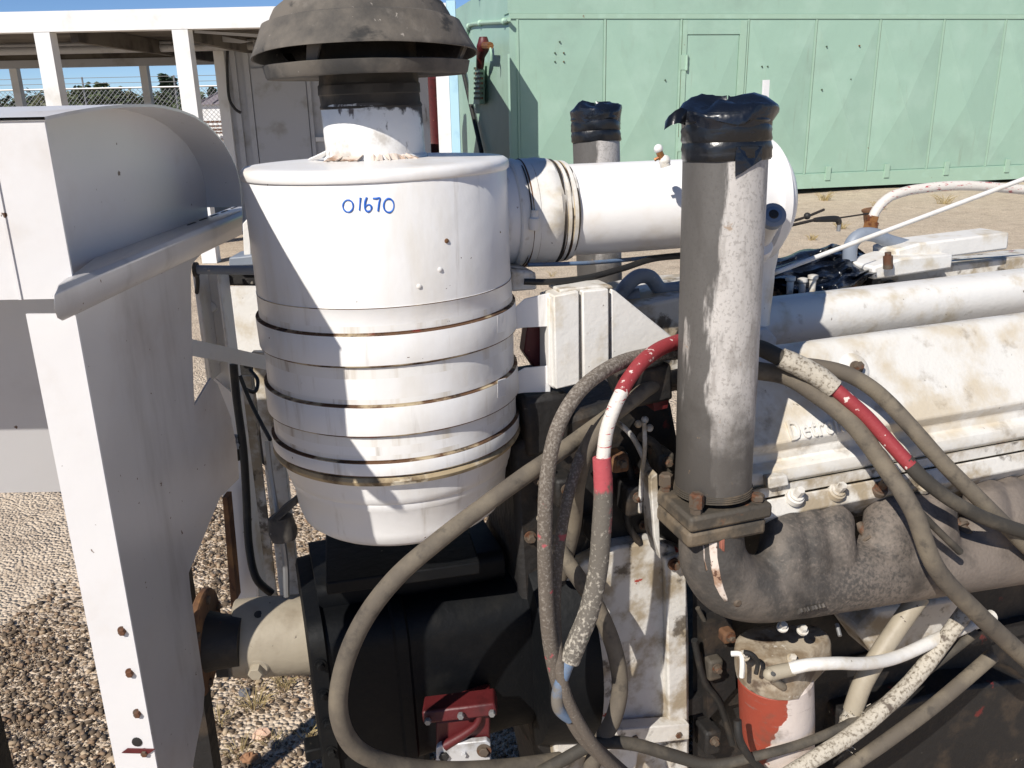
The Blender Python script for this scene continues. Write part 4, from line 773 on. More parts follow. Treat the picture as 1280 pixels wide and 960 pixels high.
# skid the engine stands on
skid = thing('engine_skid', 'dark steel skid frame carrying the engine above the gravel', 'skid', (PE(900, 960, .3).x, PE(900, 960, .3).y, 0))
e0 = PE(520, 960, .3)
for v in (-.10, .42):
    o_ = Vector((e0.x, e0.y, .10)) + V*v; o_.z = .10; uh = Vector((U.x, U.y, 0)); m_ = MB(); m_.box(o_+uh*1.02, uh*.62, V*.05, (0, 0, .09)); m_.build('rail', M['grease'], skid)
    for k in (.52, 1.25):
        p = o_+uh*k; m_ = MB(); m_.box((p.x, p.y, .34), uh*.035, V*.035, (0, 0, .15)); m_.build('pedestal', M['grease'], skid)
m_ = MB(); o_ = Vector((e0.x, e0.y, .25))+Vector((U.x, U.y, 0))*1.0+V*.16; m_.box(Vector((o_.x, o_.y, .49)), Vector((U.x, U.y, 0))*.55, V*.32, (0, 0, .02)); m_.build('deck', M['grease'], skid)

# ================================================================ EXHAUST MANIFOLD
man = thing('exhaust_manifold', 'sooty cast iron exhaust manifold with casting number along the engine side', 'manifold', PE(1000, 785, -.02))
m_ = MB()
m_.tube([PE(890, 640, -.005), PE(889, 672, -.01), PE(893, 702, -.018), (PE(912, 727, -.022)), PE(945, 736, -.022), PE(985, 734, -.02)], [.056, .056, .059, .061, .060, .058], 32, sub=8)
m_.tube([PE(950, 735, -.022), PE(1000, 729, -.02), PE(1060, 719, -.02), PE(1120, 710, -.02), PE(1200, 699, -.02), PE(1420, 668, -.02)], [.058, .063, .065, .065, .065, .065], 32, sub=6)
for px in (980, 1006, 1036, 1108, 1136, 1164, 1232, 1258, 1284):
    k = (px-1005)*.16
    m_.tube([PE(px, 728-k, -.022), PE(px, 696-k, -.016), PE(px+1, 672-k*.98, .0), PE(px+2, 655-k*.95, .03)], [.054, .050, .044, .044], 28, sub=6)
mb = m_.build('casting', M['iron'], man, smooth=60)
rm = mb.modifiers.new('fuse', 'REMESH'); rm.mode = 'VOXEL'; rm.voxel_size = .0042; rm.use_smooth_shade = True
smo = mb.modifiers.new('blend', 'SMOOTH'); smo.factor = .5; smo.iterations = 7
put_text('5135939', 'casting_number', PE(996, 766, -.082), U, (Wd*.75-V*.65), .0165, M['iron'], man, .0032, .85, .0004)
FC = PE(889, 630, 0)
m_ = MB(); m_.box(FC+Wd*.004, U*.078, V*.068, Wd*.0135); fl_ = m_.build('flange', M['iron_dark'], man, bevel=.006)
m_ = MB(); m_.box(FC-Wd*.026-U*.004, U*.074, V*.064, Wd*.0145); m_.build('lower_flange', M['iron_dark'], man, bevel=.007)
for du, dv, h_ in ((-.058, -.052, .034), (-.064, .046, .03), (.058, -.05, .012), (.06, .05, .026)):
    m_ = MB(); p = FC+U*du+V*dv+Wd*.0165; m_.lathe(p, p+Wd, [(0, .010), (h_*.35, .010), (h_*.36, .0125), (h_, .0125), (h_+.003, .009)], 6); m_.build('flange_bolt', M['rustbolt'], man)
for px, py, d_ in ((968, 676, (.10, -.9, -.45)), (1073, 655, (.05, -.85, -.5)), (1185, 640, (.05, -.85, -.5))):
    p = PE(px, py, .02); d2 = (U*d_[0] + V*d_[1] + Wd*d_[2]).normalized(); m_ = MB(); m_.lathe(p, p+d2, [(0, .0085), (.075, .0085), (.078, .006)], 12)
    if px != 968: m_.lathe(p+d2*.035, p+d2, [(0, .019), (.005, .019), (.006, .0135), (.022, .0135), (.024, .01)], 12)
    m_.build('stud', M['rustbolt'], man)
for px, py in ((921, 752), (1079, 744)):
    p = PE(px, py, -.075); m_ = MB(); m_.lathe(p+V*.01, p-V, [(0, .009), (.014, .008), (.017, .005)], 12); m_.build('plug', M['rustbolt'], man)
# flaked paint patches lying on the elbow
def flake(lefts, rights, name, mt):
    rows = []; nn_ = 8; rg = random.Random(len(lefts)+int(lefts[0][0]))
    for (x0, y0), (x1, y1) in zip(lefts, rights): rows.append([PE(x0+(x1-x0)*i/nn_+(rg.uniform(-1.5, 1.5) if i in (0, nn_) else 0), y0+(y1-y0)*i/nn_, -.105) for i in range(nn_+1)])
    m_ = MB(); n_ = nn_+1; m_.add([p for r_ in rows for p in r_], [(j*n_+i, (j+1)*n_+i, (j+1)*n_+i+1, j*n_+i+1) for j in range(len(rows)-1) for i in range(nn_)])
    o = m_.build(name, mt, man, smooth=60); w_ = o.modifiers.new('lie', 'SHRINKWRAP'); w_.target = mb; w_.wrap_method = 'NEAREST_SURFACEPOINT'; w_.offset = .0009; w_.wrap_mode = 'ABOVE_SURFACE'
    so_ = o.modifiers.new('thick', 'SOLIDIFY'); so_.thickness = .0016; so_.offset = -1
flake([(884, 679), (881, 690), (884, 705), (888, 722), (889, 735), (891, 750), (899, 764), (907, 772)], [(896, 677), (903, 690), (904, 705), (905, 722), (906, 735), (909, 750), (913, 764), (911, 770)], 'paint_flake', M['peel'])
flake([(908, 668), (907, 680), (909, 696)], [(917, 668), (919, 680), (917, 698)], 'paint_flake', mat('red_primer_flake', lin(150, 92, 76), .8, layers=[dict(col=lin(96, 70, 60), scale=50, lo=.5, hi=.6)]))
flake([(862, 702), (866, 716), (872, 732)], [(868, 702), (872, 716), (876, 730)], 'paint_flake', M['peel'])

# ================================================================ BLACK TRANSMISSION DRUM, YOKE, PTO
tr = thing('gearbox', 'greasy black box-shaped gearbox under the air cleaner canister', 'gearbox', cB-Vector((0, 0, .24)))
l0 = (PE(381, 790, .26)-cB).dot(U); r1 = (PE(645, 790, .3)-cB).dot(U)
RD = .178
def rbox(t_, hv, hw, rc, cv=0., cw=0.):
    out = []
    for qx, qy, a0 in ((1, 1, 0), (-1, 1, 90), (-1, -1, 180), (1, -1, 270)):
        for i in range(7): an = R(a0+15*i); out.append(cB + U*t_ + V*(cv+qx*(hv-rc)+rc*math.cos(an)) + Wd*(cw+qy*(hw-rc)+rc*math.sin(an)))
    return out
m_ = MB(); m_.rings([rbox(t_, hv, hw, rc) for t_, hv, hw, rc in ((l0, .150, .172, .05), (l0+.004, .158, .182, .05), (l0+.03, .162, .186, .055), (l0+.034, .154, .178, .055), (l0+.15, .152, .172, .06), (l0+.155, .157, .177, .06), (l0+.175, .157, .177, .06), (l0+.18, .151, .170, .06), (r1-.05, .150, .160, .07), (r1, .152, .162, .07))]); m_.build('housing', M['black_paint'], tr, smooth=35)
for k in range(5):
    m_ = MB(); p = cB + U*(l0+.018) - V*.163 + Wd*(-.13+.062*k); m_.bolt(p, -V, .007, .010); m_.build('housing_bolt', M['black_paint'], tr)
m_ = MB(); m_.box(P(500, 688, 1.42), Vector((.13, .03, 0)), Vector((-.02, .10, 0)), Vector((0, 0, .012))); m_.build('saddle_plate', M['black_paint'], tr, bevel=.003)
m_ = MB(); m_.rings([rbox(t_, .10, .03, .02, .02, .19) for t_ in (l0+.03, r1-.04)]); m_.build('top_cover', M['black_paint'], tr, smooth=35)
m_ = MB(); m_.box(cB+U*(l0-.008)-Wd*.078-V*.13, U*.02, V*.02, Wd*.012); m_.build('drain_lug', M['black_paint'], tr, bevel=.003)
yk = thing('drive_yoke', 'tan driveshaft yoke tube with a big hex bolt at the gearbox end', 'yoke', PE(330, 850, .2))
YA, YB = P(292, 798, 1.40), P(384, 792, 1.425); yd = (YB-YA).normalized(); RY = rad(49, YA)
m_ = MB(); m_.lathe(YA, YB, [(0, RY*.80), (.001, RY*.92), (.004, RY*.975), (.04, RY), (.055, RY*1.012), (.075, RY), (.20, RY*1.03)], 56); m_.build('sleeve', M['tan'], yk)
m_ = MB(); p = cyl_hit(321, 836, RY, YA, yd); n_ = (p-YA); n_ -= yd*n_.dot(yd); n_.normalize(); n_ = (n_*.55+Vector((0, -1, .1))*.6).normalized(); m_.lathe(p-n_*.012, p+n_, [(0, .024), (.010, .0235), (.014, .019)], 24); m_.build('boss', M['tan'], yk); m_ = MB(); m_.lathe(p-n_*.004, p+n_, [(0, .0135), (.019, .0135), (.021, .012)], 6); m_.build('hex_bolt', M['tan'], yk)
m_ = MB(); p = cyl_hit(323, 768, RY, YA, yd); n_ = (p-YA); n_ -= yd*n_.dot(yd); n_.normalize(); m_.lathe(p-n_*.004, p+n_, [(0, .0085), (.0045, .008), (.005, .004)], 10); m_.build('grease_hole', M['rubber'], yk)
fy = thing('rusty_flange', 'rusty round drive flange leaning beside the tan yoke', 'flange', P(262, 868, 1.33))
FA = P(254, 802, 1.36); fd = (Vector((math.cos(R(4)), math.sin(R(4)), -.05))).normalized(); RFl = rad(66, FA)
m_ = MB(); m_.lathe(FA, FA+fd, [(-.006, .03), (-.006, RFl*.96), (-.003, RFl), (.006, RFl), (.009, RFl*.97), (.010, .05)], 48); m_.build('disc', M['rust'], fy)
m_ = MB(); m_.lathe(FA, FA+fd, [(.009, .055), (.03, .05), (.07, .045), (.072, .02)], 32); m_.build('hub', M['grease'], fy)
for k in range(6):
    a = R(60*k+20); x, y = frame(fd); p = FA + x*(RFl*.82*math.cos(a)) + y*(RFl*.82*math.sin(a)); m_ = MB(); m_.lathe(p-fd*.010, p+fd, [(0, .008), (.024, .008)], 6); m_.build('bolt', M['rustbolt'], fy)
# red PTO bracket
pb = thing('pump_bracket', 'red pump bracket with white end plate below the black gearbox', 'bracket', P(575, 975, 1.29))
m_ = MB(); q = [P(527, 890, 1.29), P(618, 879, 1.29), P(622, 895, 1.285), P(529, 906, 1.285)]; m_.prism(q, (0, .05, -.004)); m_.build('top_flange', M['red'], pb, bevel=.004)
m_ = MB(); q = [P(545, 903, 1.30), P(612, 893, 1.30), P(612, 1010, 1.30), P(545, 1010, 1.30)]; m_.prism(q, (0, .09, 0)); m_.build('web', M['red'], pb, bevel=.004)
m_ = MB(); m_.tube([P(600, 892, 1.295), P(596, 905, 1.292), P(580, 918, 1.292), P(556, 932, 1.292)], [.006, .006, .008, .01], 10); m_.build('rib', M['red'], pb)
m_ = MB(); q = [P(545, 936, 1.285), P(550, 932, 1.285), P(608, 926, 1.285), P(613, 930, 1.285), P(614, 1010, 1.285), P(546, 1010, 1.285)]; m_.prism(q, (0, .013, 0)); ep = m_.build('end_plate', M['alu'], pb, bevel=.002)
for px, py, r_, mt2 in ((605, 938, .009, 'rustbolt'), (580, 942, .005, 'alu'), (555, 945, .009, 'rubber')): m_ = MB(); m_.bolt(P(px, py, 1.284), (0, -1, .1), r_, .008, washer=px == 605); m_.build('bolt', M[mt2], ep)
for px, py in ((535, 900), (576, 893), (615, 890)): m_ = MB(); m_.bolt(P(px, py, 1.282), (0, -1, 0), .006, .01, washer=False); m_.build('cap_screw', M['galv'], pb)
m_ = MB(); q = [P(505, 905, 1.45), P(530, 900, 1.45), P(530, 960, 1.45), P(540, 1010, 1.45), P(505, 1010, 1.45)]; m_.prism(q, (0, .08, 0)); m_.build('bracket_foot', M['grease'], pb, bevel=.004)

# ================================================================ OIL FILTER
of = thing('oil_filter', 'upright oil filter with flaking orange and white paint under the manifold', 'filter', PE(970, 1010, .02))
FT, FBm = PE(969, 842, .02), PE(975, 1010, .02); RFt = rad(45, PE(970, 890, .02))
m_ = MB(); m_.lathe(FT, FBm, [(0, RFt*.95), (.004, RFt), (.10, RFt*1.01), (.17, RFt*.99), (.19, RFt*.9), (.2, .02)], 48); m_.build('shell', M['filter_red'], of)
hw = RFt*1.06; pts = []
for i in range(13): a = R(90+i*15); pts.append((hw*math.cos(a), hw*math.sin(a)))
for i in range(9): a = R(-90+i*22.5); pts.append((.098+.030*math.cos(a), .012+.034*math.sin(a)))
m_ = MB(); b0 = FT - (FBm-FT).normalized()*.0; upf = (FT-FBm).normalized()
rings = []
for t_, s_ in ((-.004, .985), (.0, 1.0), (.012, 1.01), (.048, 1.0), (.058, .97), (.064, .9), (.066, .6), (.067, .05)):
    cx0 = .03 if s_ < .95 else 0
    rings.append([b0 + upf*t_ + U*((x-cx0)*s_+cx0) + V*(y*s_) for x, y in pts])
m_.rings(rings); oh = m_.build('filter_head', M['head'], of, smooth=45)
for px, py in ((1003, 788), (978, 784), (990, 824), (930, 820)): m_ = MB(); m_.bolt(PE(px, py, -.03), (upf*.9-V*.5), .007, .012); m_.build('head_bolt', M['white_grimy'], oh)
m_ = MB(); m_.tube([PE(1050, 795, -.02), PE(1046, 780, .0)], .004, 8, sub=1); m_.build('vent_tube', M['galv'], oh)
m_ = MB(); m_.tube([PE(914, 817, -.02), PE(926, 818, -.03), PE(928, 830, -.035), PE(927, 846, -.035)], .005, 8); m_.build('side_tube', M['white_old'], oh)
m_ = MB(); m_.tube([PE(930, 815, -.045), PE(940, 818, -.05), (PE(947, 828, -.05)), PE(945, 842, -.05)], .0045, 8); m_.build('wire_loop', M['rubber'], oh)

# ================================================================ MOUNTING BRACKET of the canister
mbk = thing('mounting_bracket', 'white welded bracket with two box ribs and a triangular gusset beside the canister', 'bracket', PE(730, 490, .16))
vb = .165
def bpr(pts, v, th, name, mt='white_old', bevel=.0025): m_ = MB(); m_.prism([PE(x, y, v) for x, y in pts], V*th); return m_.build(name, M[mt], mbk, bevel=bevel)
bpr([(686, 372), (694, 370), (694, 487), (686, 482)], vb+.004, .05, 'side_flange')
bpr([(692, 370), (724, 364), (725, 480), (695, 487)], vb-.012, .05, 'box_rib')
bpr([(728, 364), (761, 361), (762, 474), (730, 478)], vb-.012, .05, 'box_rib')
bpr([(724, 364), (729, 364), (730, 478), (725, 480)], vb+.008, .03, 'web')
bpr([(764, 361), (770, 364), (845, 425), (846, 436), (765, 482)], vb-.004, .04, 'gusset')
bpr([(700, 362), (745, 357), (765, 357), (768, 361), (700, 367)], vb+.0, .06, 'top_plate', 'white_grimy')
for (a, b) in (((413, 388), (408, 366)), ((494, 470), (490, 457))):
    y0, y1 = a; y2, y3 = b
    m_ = MB(); pts = [cyl_hit(621, y0, rbn, TC, D), cyl_hit(621, y1+2, rbn, TC, D)]
    rows = []
    for px, lo, hi, v in ((622, y0+4, y1+6, None), (632, y0+1, y1+3, None), (642, y0-1, y1-2, .185), (655, (y0+y2)/2-1, (y1+y3)/2-3, .178), (688, y2, y3, .178)):
        if v is None: lo_, hi_ = cyl_hit(px, lo, rbn+.0015), cyl_hit(px, hi, rbn+.0015)
        else: lo_, hi_ = PE(px, lo, v), PE(px, hi, v)
        rows.append((lo_, hi_))
    vs_ = [q for r_ in rows for q in r_]; bb = len(vs_); vs_ += [q+Vector((.001, .005, 0)) for q in vs_]; fs = []
    for i in range(len(rows)-1): k = 2*i; fs += [(k, k+2, k+3, k+1), (bb+k, bb+k+1, bb+k+3, bb+k+2), (k, bb+k, bb+k+2, k+2), (k+1, k+3, bb+k+3, bb+k+1)]
    fs += [(0, 1, bb+1, bb), (2*len(rows)-2, bb+2*len(rows)-2, bb+2*len(rows)-1, 2*len(rows)-1)]
    m_.add(vs_, fs); m_.build('band_arm', M['white'], mbk, bevel=.0012, smooth=60)
bpr([(660, 405), (690, 405), (690, 470), (672, 465), (655, 440)], vb+.06, .03, 'back_plate', 'red')

# ================================================================ HOSES (each a thing of its own)
def hose(name, label, pts, hp, mt, par=None, n=14, sub=8, wob=0.):
    q = [PE(x, y, v) for x, y, v in pts]; rr = [rad(hp if not isinstance(hp, (list, tuple)) else hp[i], q[i]) for i in range(len(q))]
    m_ = MB(); m_.tube(q, rr, n, sub=sub, wob=wob); o = m_.build(name, M[mt], par, smooth=70)
    if par is None: recenter(o); tag(o, label, 'hose')
    return o
G = 'rubber hoses looped over the engine'
hose('rubber_hose', 'thick tan-grey hose sweeping in a wide curve across the canister and gearbox', [(870, 478, .14), (830, 482, .13), (790, 500, .12), (745, 532, .09), (700, 565, .04), (660, 592, .0), (605, 632, -.03), (550, 674, -.05), (495, 722, -.06), (453, 778, -.06), (428, 840, -.06), (424, 895, -.06), (445, 936, -.05), (490, 955, -.03), (560, 962, .0), (640, 958, .04), (700, 950, .06)], [9, 9, 9.5, 10, 10.5, 11, 11, 11.5, 12, 12, 12, 12, 12, 11, 10, 10, 10], 'hose', n=18)
hose('rubber_hose', 'long hose flecked with white paint looping down in front of the flywheel housing', [(900, 436, .10), (848, 440, .09), (805, 445, .07), (765, 458, .03), (725, 488, -.01), (697, 535, -.03), (684, 595, -.04), (681, 660, -.045), (682, 730, -.045), (687, 800, -.045), (700, 860, -.04), (725, 915, -.04), (765, 955, -.03), (800, 985, -.02)], 9.5, 'hose_speck', n=18)
hose('rubber_hose', 'pinkish grey hose hanging close behind the paint-flecked hose', [(745, 535, .04), (724, 575, .02), (708, 630, .0), (697, 700, -.01), (694, 770, -.02), (699, 830, -.05), (712, 880, -.06), (745, 935, -.06), (790, 980, -.04)], 7.5, 'hose_speck')
rh = thing('patched_hose', 'red hose turning cracked white, ending in a wide flaking sleeve', 'hose', PE(735, 760, -.05))
hose('red_length', '', [(880, 420, .10), (848, 427, .085), (825, 436, .06), (803, 452, .03), (785, 475, .01), (776, 492, -.005)], 9.5, 'hose_red', rh)
hose('white_length', '', [(777, 490, -.004), (767, 512, -.015), (758, 540, -.022), (753, 580, -.03)], 8.8, 'hose_white', rh)
hose('sleeve', '', [(752, 572, -.03), (754, 610, -.035), (752, 660, -.038), (747, 715, -.04), (736, 765, -.045), (722, 800, -.05), (712, 826, -.052)], [11.5, 12, 12.5, 12.5, 13, 13, 12.5], 'sleeve', rh, n=20, wob=.015)
hose('blue_tube', '', [(713, 822, -.052), (704, 845, -.054), (697, 868, -.055), (699, 886, -.055), (712, 898, -.05)], [8, 8, 8, 8, 7], 'blue_tube', rh)
hose('rubber_hose', 'grey hose curving down from the exhaust stack into the dark gap by the gearbox', [(905, 462, .13), (850, 470, .11), (815, 482, .07), (788, 502, .04), (760, 525, .02), (735, 560, .02), (722, 605, .04), (716, 660, .08), (700, 720, .1)], 10, 'hose')
hose('rubber_hose', 'bent grey hose crossing the white flywheel housing behind the sleeve', [(690, 672, .10), (706, 698, .07), (728, 730, .05), (750, 766, .04), (768, 812, .035), (775, 855, .035), (768, 895, .03), (750, 930, .03), (735, 970, .04)], 10.5, 'hose', n=16)
hose('rubber_hose', 'dark hose running level along the bottom past the oil filter', [(640, 985, .03), (700, 952, .03), (745, 930, .02), (790, 930, .01), (840, 944, .0), (890, 956, -.02), (950, 944, -.05), (1010, 927, -.06), (1070, 900, -.06), (1130, 860, -.05), (1220, 790, -.04)], [8, 8, 8, 8, 8, 7, 6, 6, 6, 6, 6], 'hose_dark')
r2 = thing('spliced_hose', 'red hose with a flaking white sleeve running down right of the exhaust stack', 'hose', PE(1040, 500, 0))
hose('dark_length', '', [(905, 428, .11), (945, 434, .085), (965, 442, .07), (985, 453, .055)], 10.5, 'hose_dark', r2)
hose('sleeve', '', [(976, 447, .06), (1000, 458, .045), (1022, 470, .03), (1043, 486, .012)], [12.5, 13.5, 13.5, 12.5], 'sleeve2', r2, n=18, wob=.02)
hose('red_length', '', [(1036, 480, .018), (1060, 500, -.005), (1085, 523, -.025), (1110, 551, -.05), (1138, 582, -.08)], 9, 'hose_red', r2)
hose('grey_length', '', [(1132, 575, -.073), (1158, 602, -.095), (1200, 632, -.11), (1250, 655, -.115), (1330, 680, -.11)], [9.5, 9.2, 9, 9, 9], 'hose_dark', r2)
hose('rubber_hose', 'grey hose lying against the embossed valve cover below the red hose', [(900, 455, .125), (945, 463, .10), (985, 471, .07), (1022, 494, .03), (1047, 513, .005), (1072, 537, -.02), (1112, 592, -.06), (1142, 640, -.105), (1170, 710, -.125), (1220, 765, -.125), (1290, 830, -.11)], 11.5, 'hose', n=16)
hose('rubber_hose', 'olive-grey hose passing behind the red hose over the valve cover washer', [(985, 455, .12), (1020, 458, .10), (1055, 466, .075), (1085, 482, .05), (1110, 503, .03), (1140, 535, -.01), (1180, 580, -.05), (1225, 625, -.08), (1265, 665, -.1), (1310, 710, -.1), (1350, 760, -.1)], [9, 9.5, 10, 10, 10, 10, 10, 10, 10, 10, 10], 'hose', n=16)
hose('rubber_hose', 'thin dark olive hose wedged between the red hose and the grey hose', [(1000, 470, .065), (1040, 500, .03), (1068, 530, .0), (1092, 562, -.03), (1115, 594, -.06), (1150, 640, -.1), (1200, 690, -.11)], 4.5, 'hose_dark')
wh = thing('filter_hose', 'white hose with a brass elbow running from the oil filter head', 'hose', PE(1000, 840, -.07))
hose('tube', '', [(988, 836, -.075), (1010, 831, -.085), (1045, 829, -.09), (1085, 829, -.08), (1125, 820, -.06), (1180, 795, -.04), (1240, 770, -.02)], 8, 'hose_white' if False else 'white_old', wh)
hose('ferrule', '', [(962, 843, -.068), (972, 840, -.070), (992, 836, -.075)], [9.5, 9, 8.5], 'tan', wh)
m_ = MB(); p = PE(962, 843, -.07); m_.ball(p, .012, 12); m_.tube([p, PE(970, 852, -.06), PE(978, 858, -.05)], .008, 10); m_.build('elbow', M['tan'], wh)
m_ = MB(); m_.lathe(PE(966, 842, -.080), PE(966, 842, -.1), [(0, .004), (.004, .004)], 8); m_.build('set_screw', M['rubber'], wh)
th_ = thing('frayed_hose', 'tan hose with a frayed woven end hanging right of the oil filter', 'hose', PE(1050, 925, -.04))
hose('tube', '', [(1150, 745, -.02), (1125, 780, -.03), (1098, 820, -.04), (1078, 855, -.045), (1066, 888, -.045)], 12, 'tan', th_)
m_ = MB(); rg = random.Random(9)
q = [PE(1068, 884, -.045), PE(1060, 905, -.045), PE(1048, 930, -.04)]; m_.tube(q, [.017, .019, .014], 14, wob=.12)
for i in range(90):
    t_ = rg.random(); p = q[0].lerp(q[2], t_); a = rg.uniform(0, 6.28); o_ = (U*math.cos(a) + Wd*.3*rg.uniform(-1, 1) - V*abs(math.sin(a))).normalized(); l_ = rg.uniform(.018, .032); m_.tube([p, p+o_*l_*.7, p+o_*l_+Wd*rg.uniform(-.008, .006)], [.0018, .0013, .0006], 4, sub=1)
m_.build('frayed_end', M['sleeve2'], th_)
hose('rubber_hose', 'pale flecked hose rising from the lower edge past the frayed hose', [(930, 1005, -.05), (975, 975, -.07), (1020, 947, -.08), (1065, 918, -.08), (1105, 885, -.075), (1150, 840, -.06), (1210, 760, -.04)], 10, 'sleeve2', n=16, wob=.01)
hose('rubber_hose', 'grey hose disappearing under the side cover beside the pale flecked hose', [(1010, 1000, -.03), (1060, 960, -.04), (1110, 925, -.04), (1170, 880, -.03), (1240, 820, -.01)], 9, 'hose')
hose('fuel_line', 'thin black line curling down beside the oil filter shell', [(922, 900, -.04), (925, 925, -.05), (940, 950, -.05), (965, 972, -.04)], 5, 'rubber')
# top-side lines
hose('control_cable', 'black control cable running under the intake pipe', [(655, 352, .2), (690, 352, .2), (735, 347, .22), (780, 335, .26), (825, 322, .3), (900, 318, .32)], 4, 'rubber')
hose('fuel_line', 'thin grey fuel line just below the rubber coupling', [(660, 331, .26), (700, 330, .26), (745, 328, .27), (790, 324, .3), (860, 317, .33)], 2.6, 'blue_tube')
hose('control_cable', 'slack black cable hanging in a loop under the intake pipe', [(700, 362, .22), (712, 353, .22), (728, 348, .22), (742, 353, .23), (756, 362, .24)], 2.4, 'rubber')
hose('support_rod', 'straight pale rod slanting above the dark tarpaulin', [(900, 366, .42), (955, 346, .42), (1040, 314, .42), (1120, 284, .42), (1290, 220, .42)], 3, 'white_old', sub=2)
t = thing('breather_hose', 'white hose with red spots bending up from a brass fitting', 'hose', PE(1090, 285, .75))
hose('tube', '', [(1091, 272, .75), (1096, 262, .75), (1106, 251, .75), (1120, 243, .75), (1150, 236, .75), (1210, 232, .74), (1310, 240, .72)], 6, 'hose_white', t)
m_ = MB(); m_.lathe(PE(1089, 281, .75), PE(1092, 270, .75), [(-.012, .02), (.008, .02), (.01, .015), (.024, .015)], 6); m_.build('fitting', M['brass'], t)
m_ = MB(); m_.lathe(PE(1087, 274, .78), PE(1086, 258, .78), [(-.03, .013), (.0, .016), (.022, .016), (.023, .02), (.028, .02)], 10); m_.build('valve_stub', M['rust'], t)
m_ = MB(); m_.tube([PE(1062, 325, .72), PE(1064, 306, .72), PE(1076, 294, .72), PE(1094, 294, .72), PE(1112, 302, .72), PE(1150, 312, .72)], .0185, 18); o = recenter(m_.build('bent_pipe', M['blue_pipe'], None, smooth=60)); tag(o, 'grey-blue bent pipe beside the dark tarpaulin', 'pipe')
# dark tarpaulin over the rear of the engine
def tarp():
    nx, ny = 46, 26; rg = np.random.RandomState(4); vs_ = []
    top = [(940, 334), (965, 322), (990, 318), (1012, 310), (1035, 308), (1045, 304), (1062, 306), (1085, 318), (1096, 326)]
    bot = [(940, 354), (965, 360), (990, 367), (1012, 371), (1035, 369), (1050, 364), (1066, 356), (1080, 349), (1096, 340)]
    def ev(a, s_): f = s_*(len(a)-1); i = min(int(f), len(a)-2); t_ = f-i; return (a[i][0]*(1-t_)+a[i+1][0]*t_, a[i][1]*(1-t_)+a[i+1][1]*t_)
    for j in range(ny):
        s2 = j/(ny-1)
        for i in range(nx):
            s1 = i/(nx-1); a = ev(top, s1); b = ev(bot, s1); v = .80-.22*s2 + .018*math.sin(9*s1+6*s2)+.012*math.sin(21*s1-9*s2)+.01*math.sin(33*s2+7*s1)
            p = PE(a[0]*(1-s2)+b[0]*s2, a[1]*(1-s2)+b[1]*s2, v); vs_.append(p + Wd*(.004*math.sin(26*s1+4*s2)))
    for p in list(vs_): vs_.append(p + V*.06 - Wd*.03)
    N_ = nx*ny; f = []
    for j in range(ny-1):
        for i in range(nx-1): k = j*nx+i; f += [(k, k+nx, k+nx+1, k+1), (N_+k, N_+k+1, N_+k+nx+1, N_+k+nx)]
    for i in range(nx-1): f += [(i, i+1, N_+i+1, N_+i)]; k = (ny-1)*nx+i; f += [(k, N_+k, N_+k+1, k+1)]
    for j in range(ny-1): k = j*nx; f += [(k, N_+k, N_+k+nx, k+nx)]; k = j*nx+nx-1; f += [(k, k+nx, N_+k+nx, N_+k)]
    return MB().add(vs_, f)
o = recenter(tarp().build('tarpaulin', M['plastic'], None, smooth=60)); tag(o, 'crumpled dark blue tarpaulin lying over the rear of the engine', 'tarpaulin')
for k, (px, py) in enumerate(((988, 352), (1003, 354), (1016, 350))):
    m_ = MB(); p = PE(px, py, .60); m_.lathe(p, p+Wd, [(-.03, .008), (.0, .009), (.004, .013), (.012, .013), (.014, .006)], 10); o = recenter(m_.build('injector_nut', M['white_grimy'], None)); tag(o, 'small capped injector nut at the edge of the tarpaulin', 'nut', 'injector nuts beside the tarpaulin')
# dipstick and wire lying beyond
t = thing('dipstick', 'thin dark dipstick with a black grip beyond the wrapped hose stub', 'dipstick', PE(1000, 282, .5))
m_ = MB(); m_.tube([PE(975, 285, .5), PE(1018, 275, .52)], .0035, 6, sub=1); m_.build('rod', M['twig'], t); m_ = MB(); m_.tube([PE(1045, 273, .54), PE(1085, 267, .56)], .002, 6, sub=1); m_.build('wire_tail', M['twig'], t)
m_ = MB(); m_.tube([PE(1018, 275, .52), PE(1030, 274, .53), PE(1046, 274, .54), PE(1049, 280, .54)], [.005, .007, .008, .006], 10); m_.build('grip', M['rubber'], t)
m_ = MB(); m_.tube([PE(1049, 280, .54), PE(1048, 289, .54)], .005, 8, sub=1); m_.build('tip', M['galv'], t)
t = thing('loose_wire', 'short dark wire with a round knob beside the dipstick', 'wire', PE(1000, 275, .45))
m_ = MB(); m_.tube([PE(972, 282, .45), PE(1005, 272, .47), PE(1030, 262, .49)], .003, 6); m_.build('strand', M['twig'], t)
m_ = MB(); m_.ball(PE(1009, 270, .47), .008, 10); m_.build('knob', M['rubber'], t)

# ================================================================ SHEET-METAL SHROUD on the left
# panel plane runs straight away from the viewer
SYAW = R(0.5); sdv = Vector((math.sin(SYAW), math.cos(SYAW), 0)); snm = Vector((sdv.y, -sdv.x, 0)); sf = Vector((-.46, 1.46, 0))
def SP(px, py, out=0.): return PV(px, py, sf + snm*out, snm)
sn = SP(161, 735); sn.z = 0
sh = thing('sheet_metal_shroud', 'white sheet-metal shroud with an arched hood and a rolled ledge', 'shroud', (sn.x, sn.y, 0))
arch = [(175, 130), (190, 130.3), (205, 132), (225, 137), (243, 144), (258, 154), (270, 166), (281, 180), (290, 196), (297, 213), (301, 232), (303, 258)]
rim = [SP(x, y) for x, y in arch]; q0 = rim[0]
kn = (sn-q0).dot(sdv); rim = [q0+sdv*(kn*t_)+Vector((0, 0, -.012*t_*t_)) for t_ in (1., .8, .6, .4, .2)] + rim; wdt = snm*-.06
m_ = MB(); n_ = len(rim)
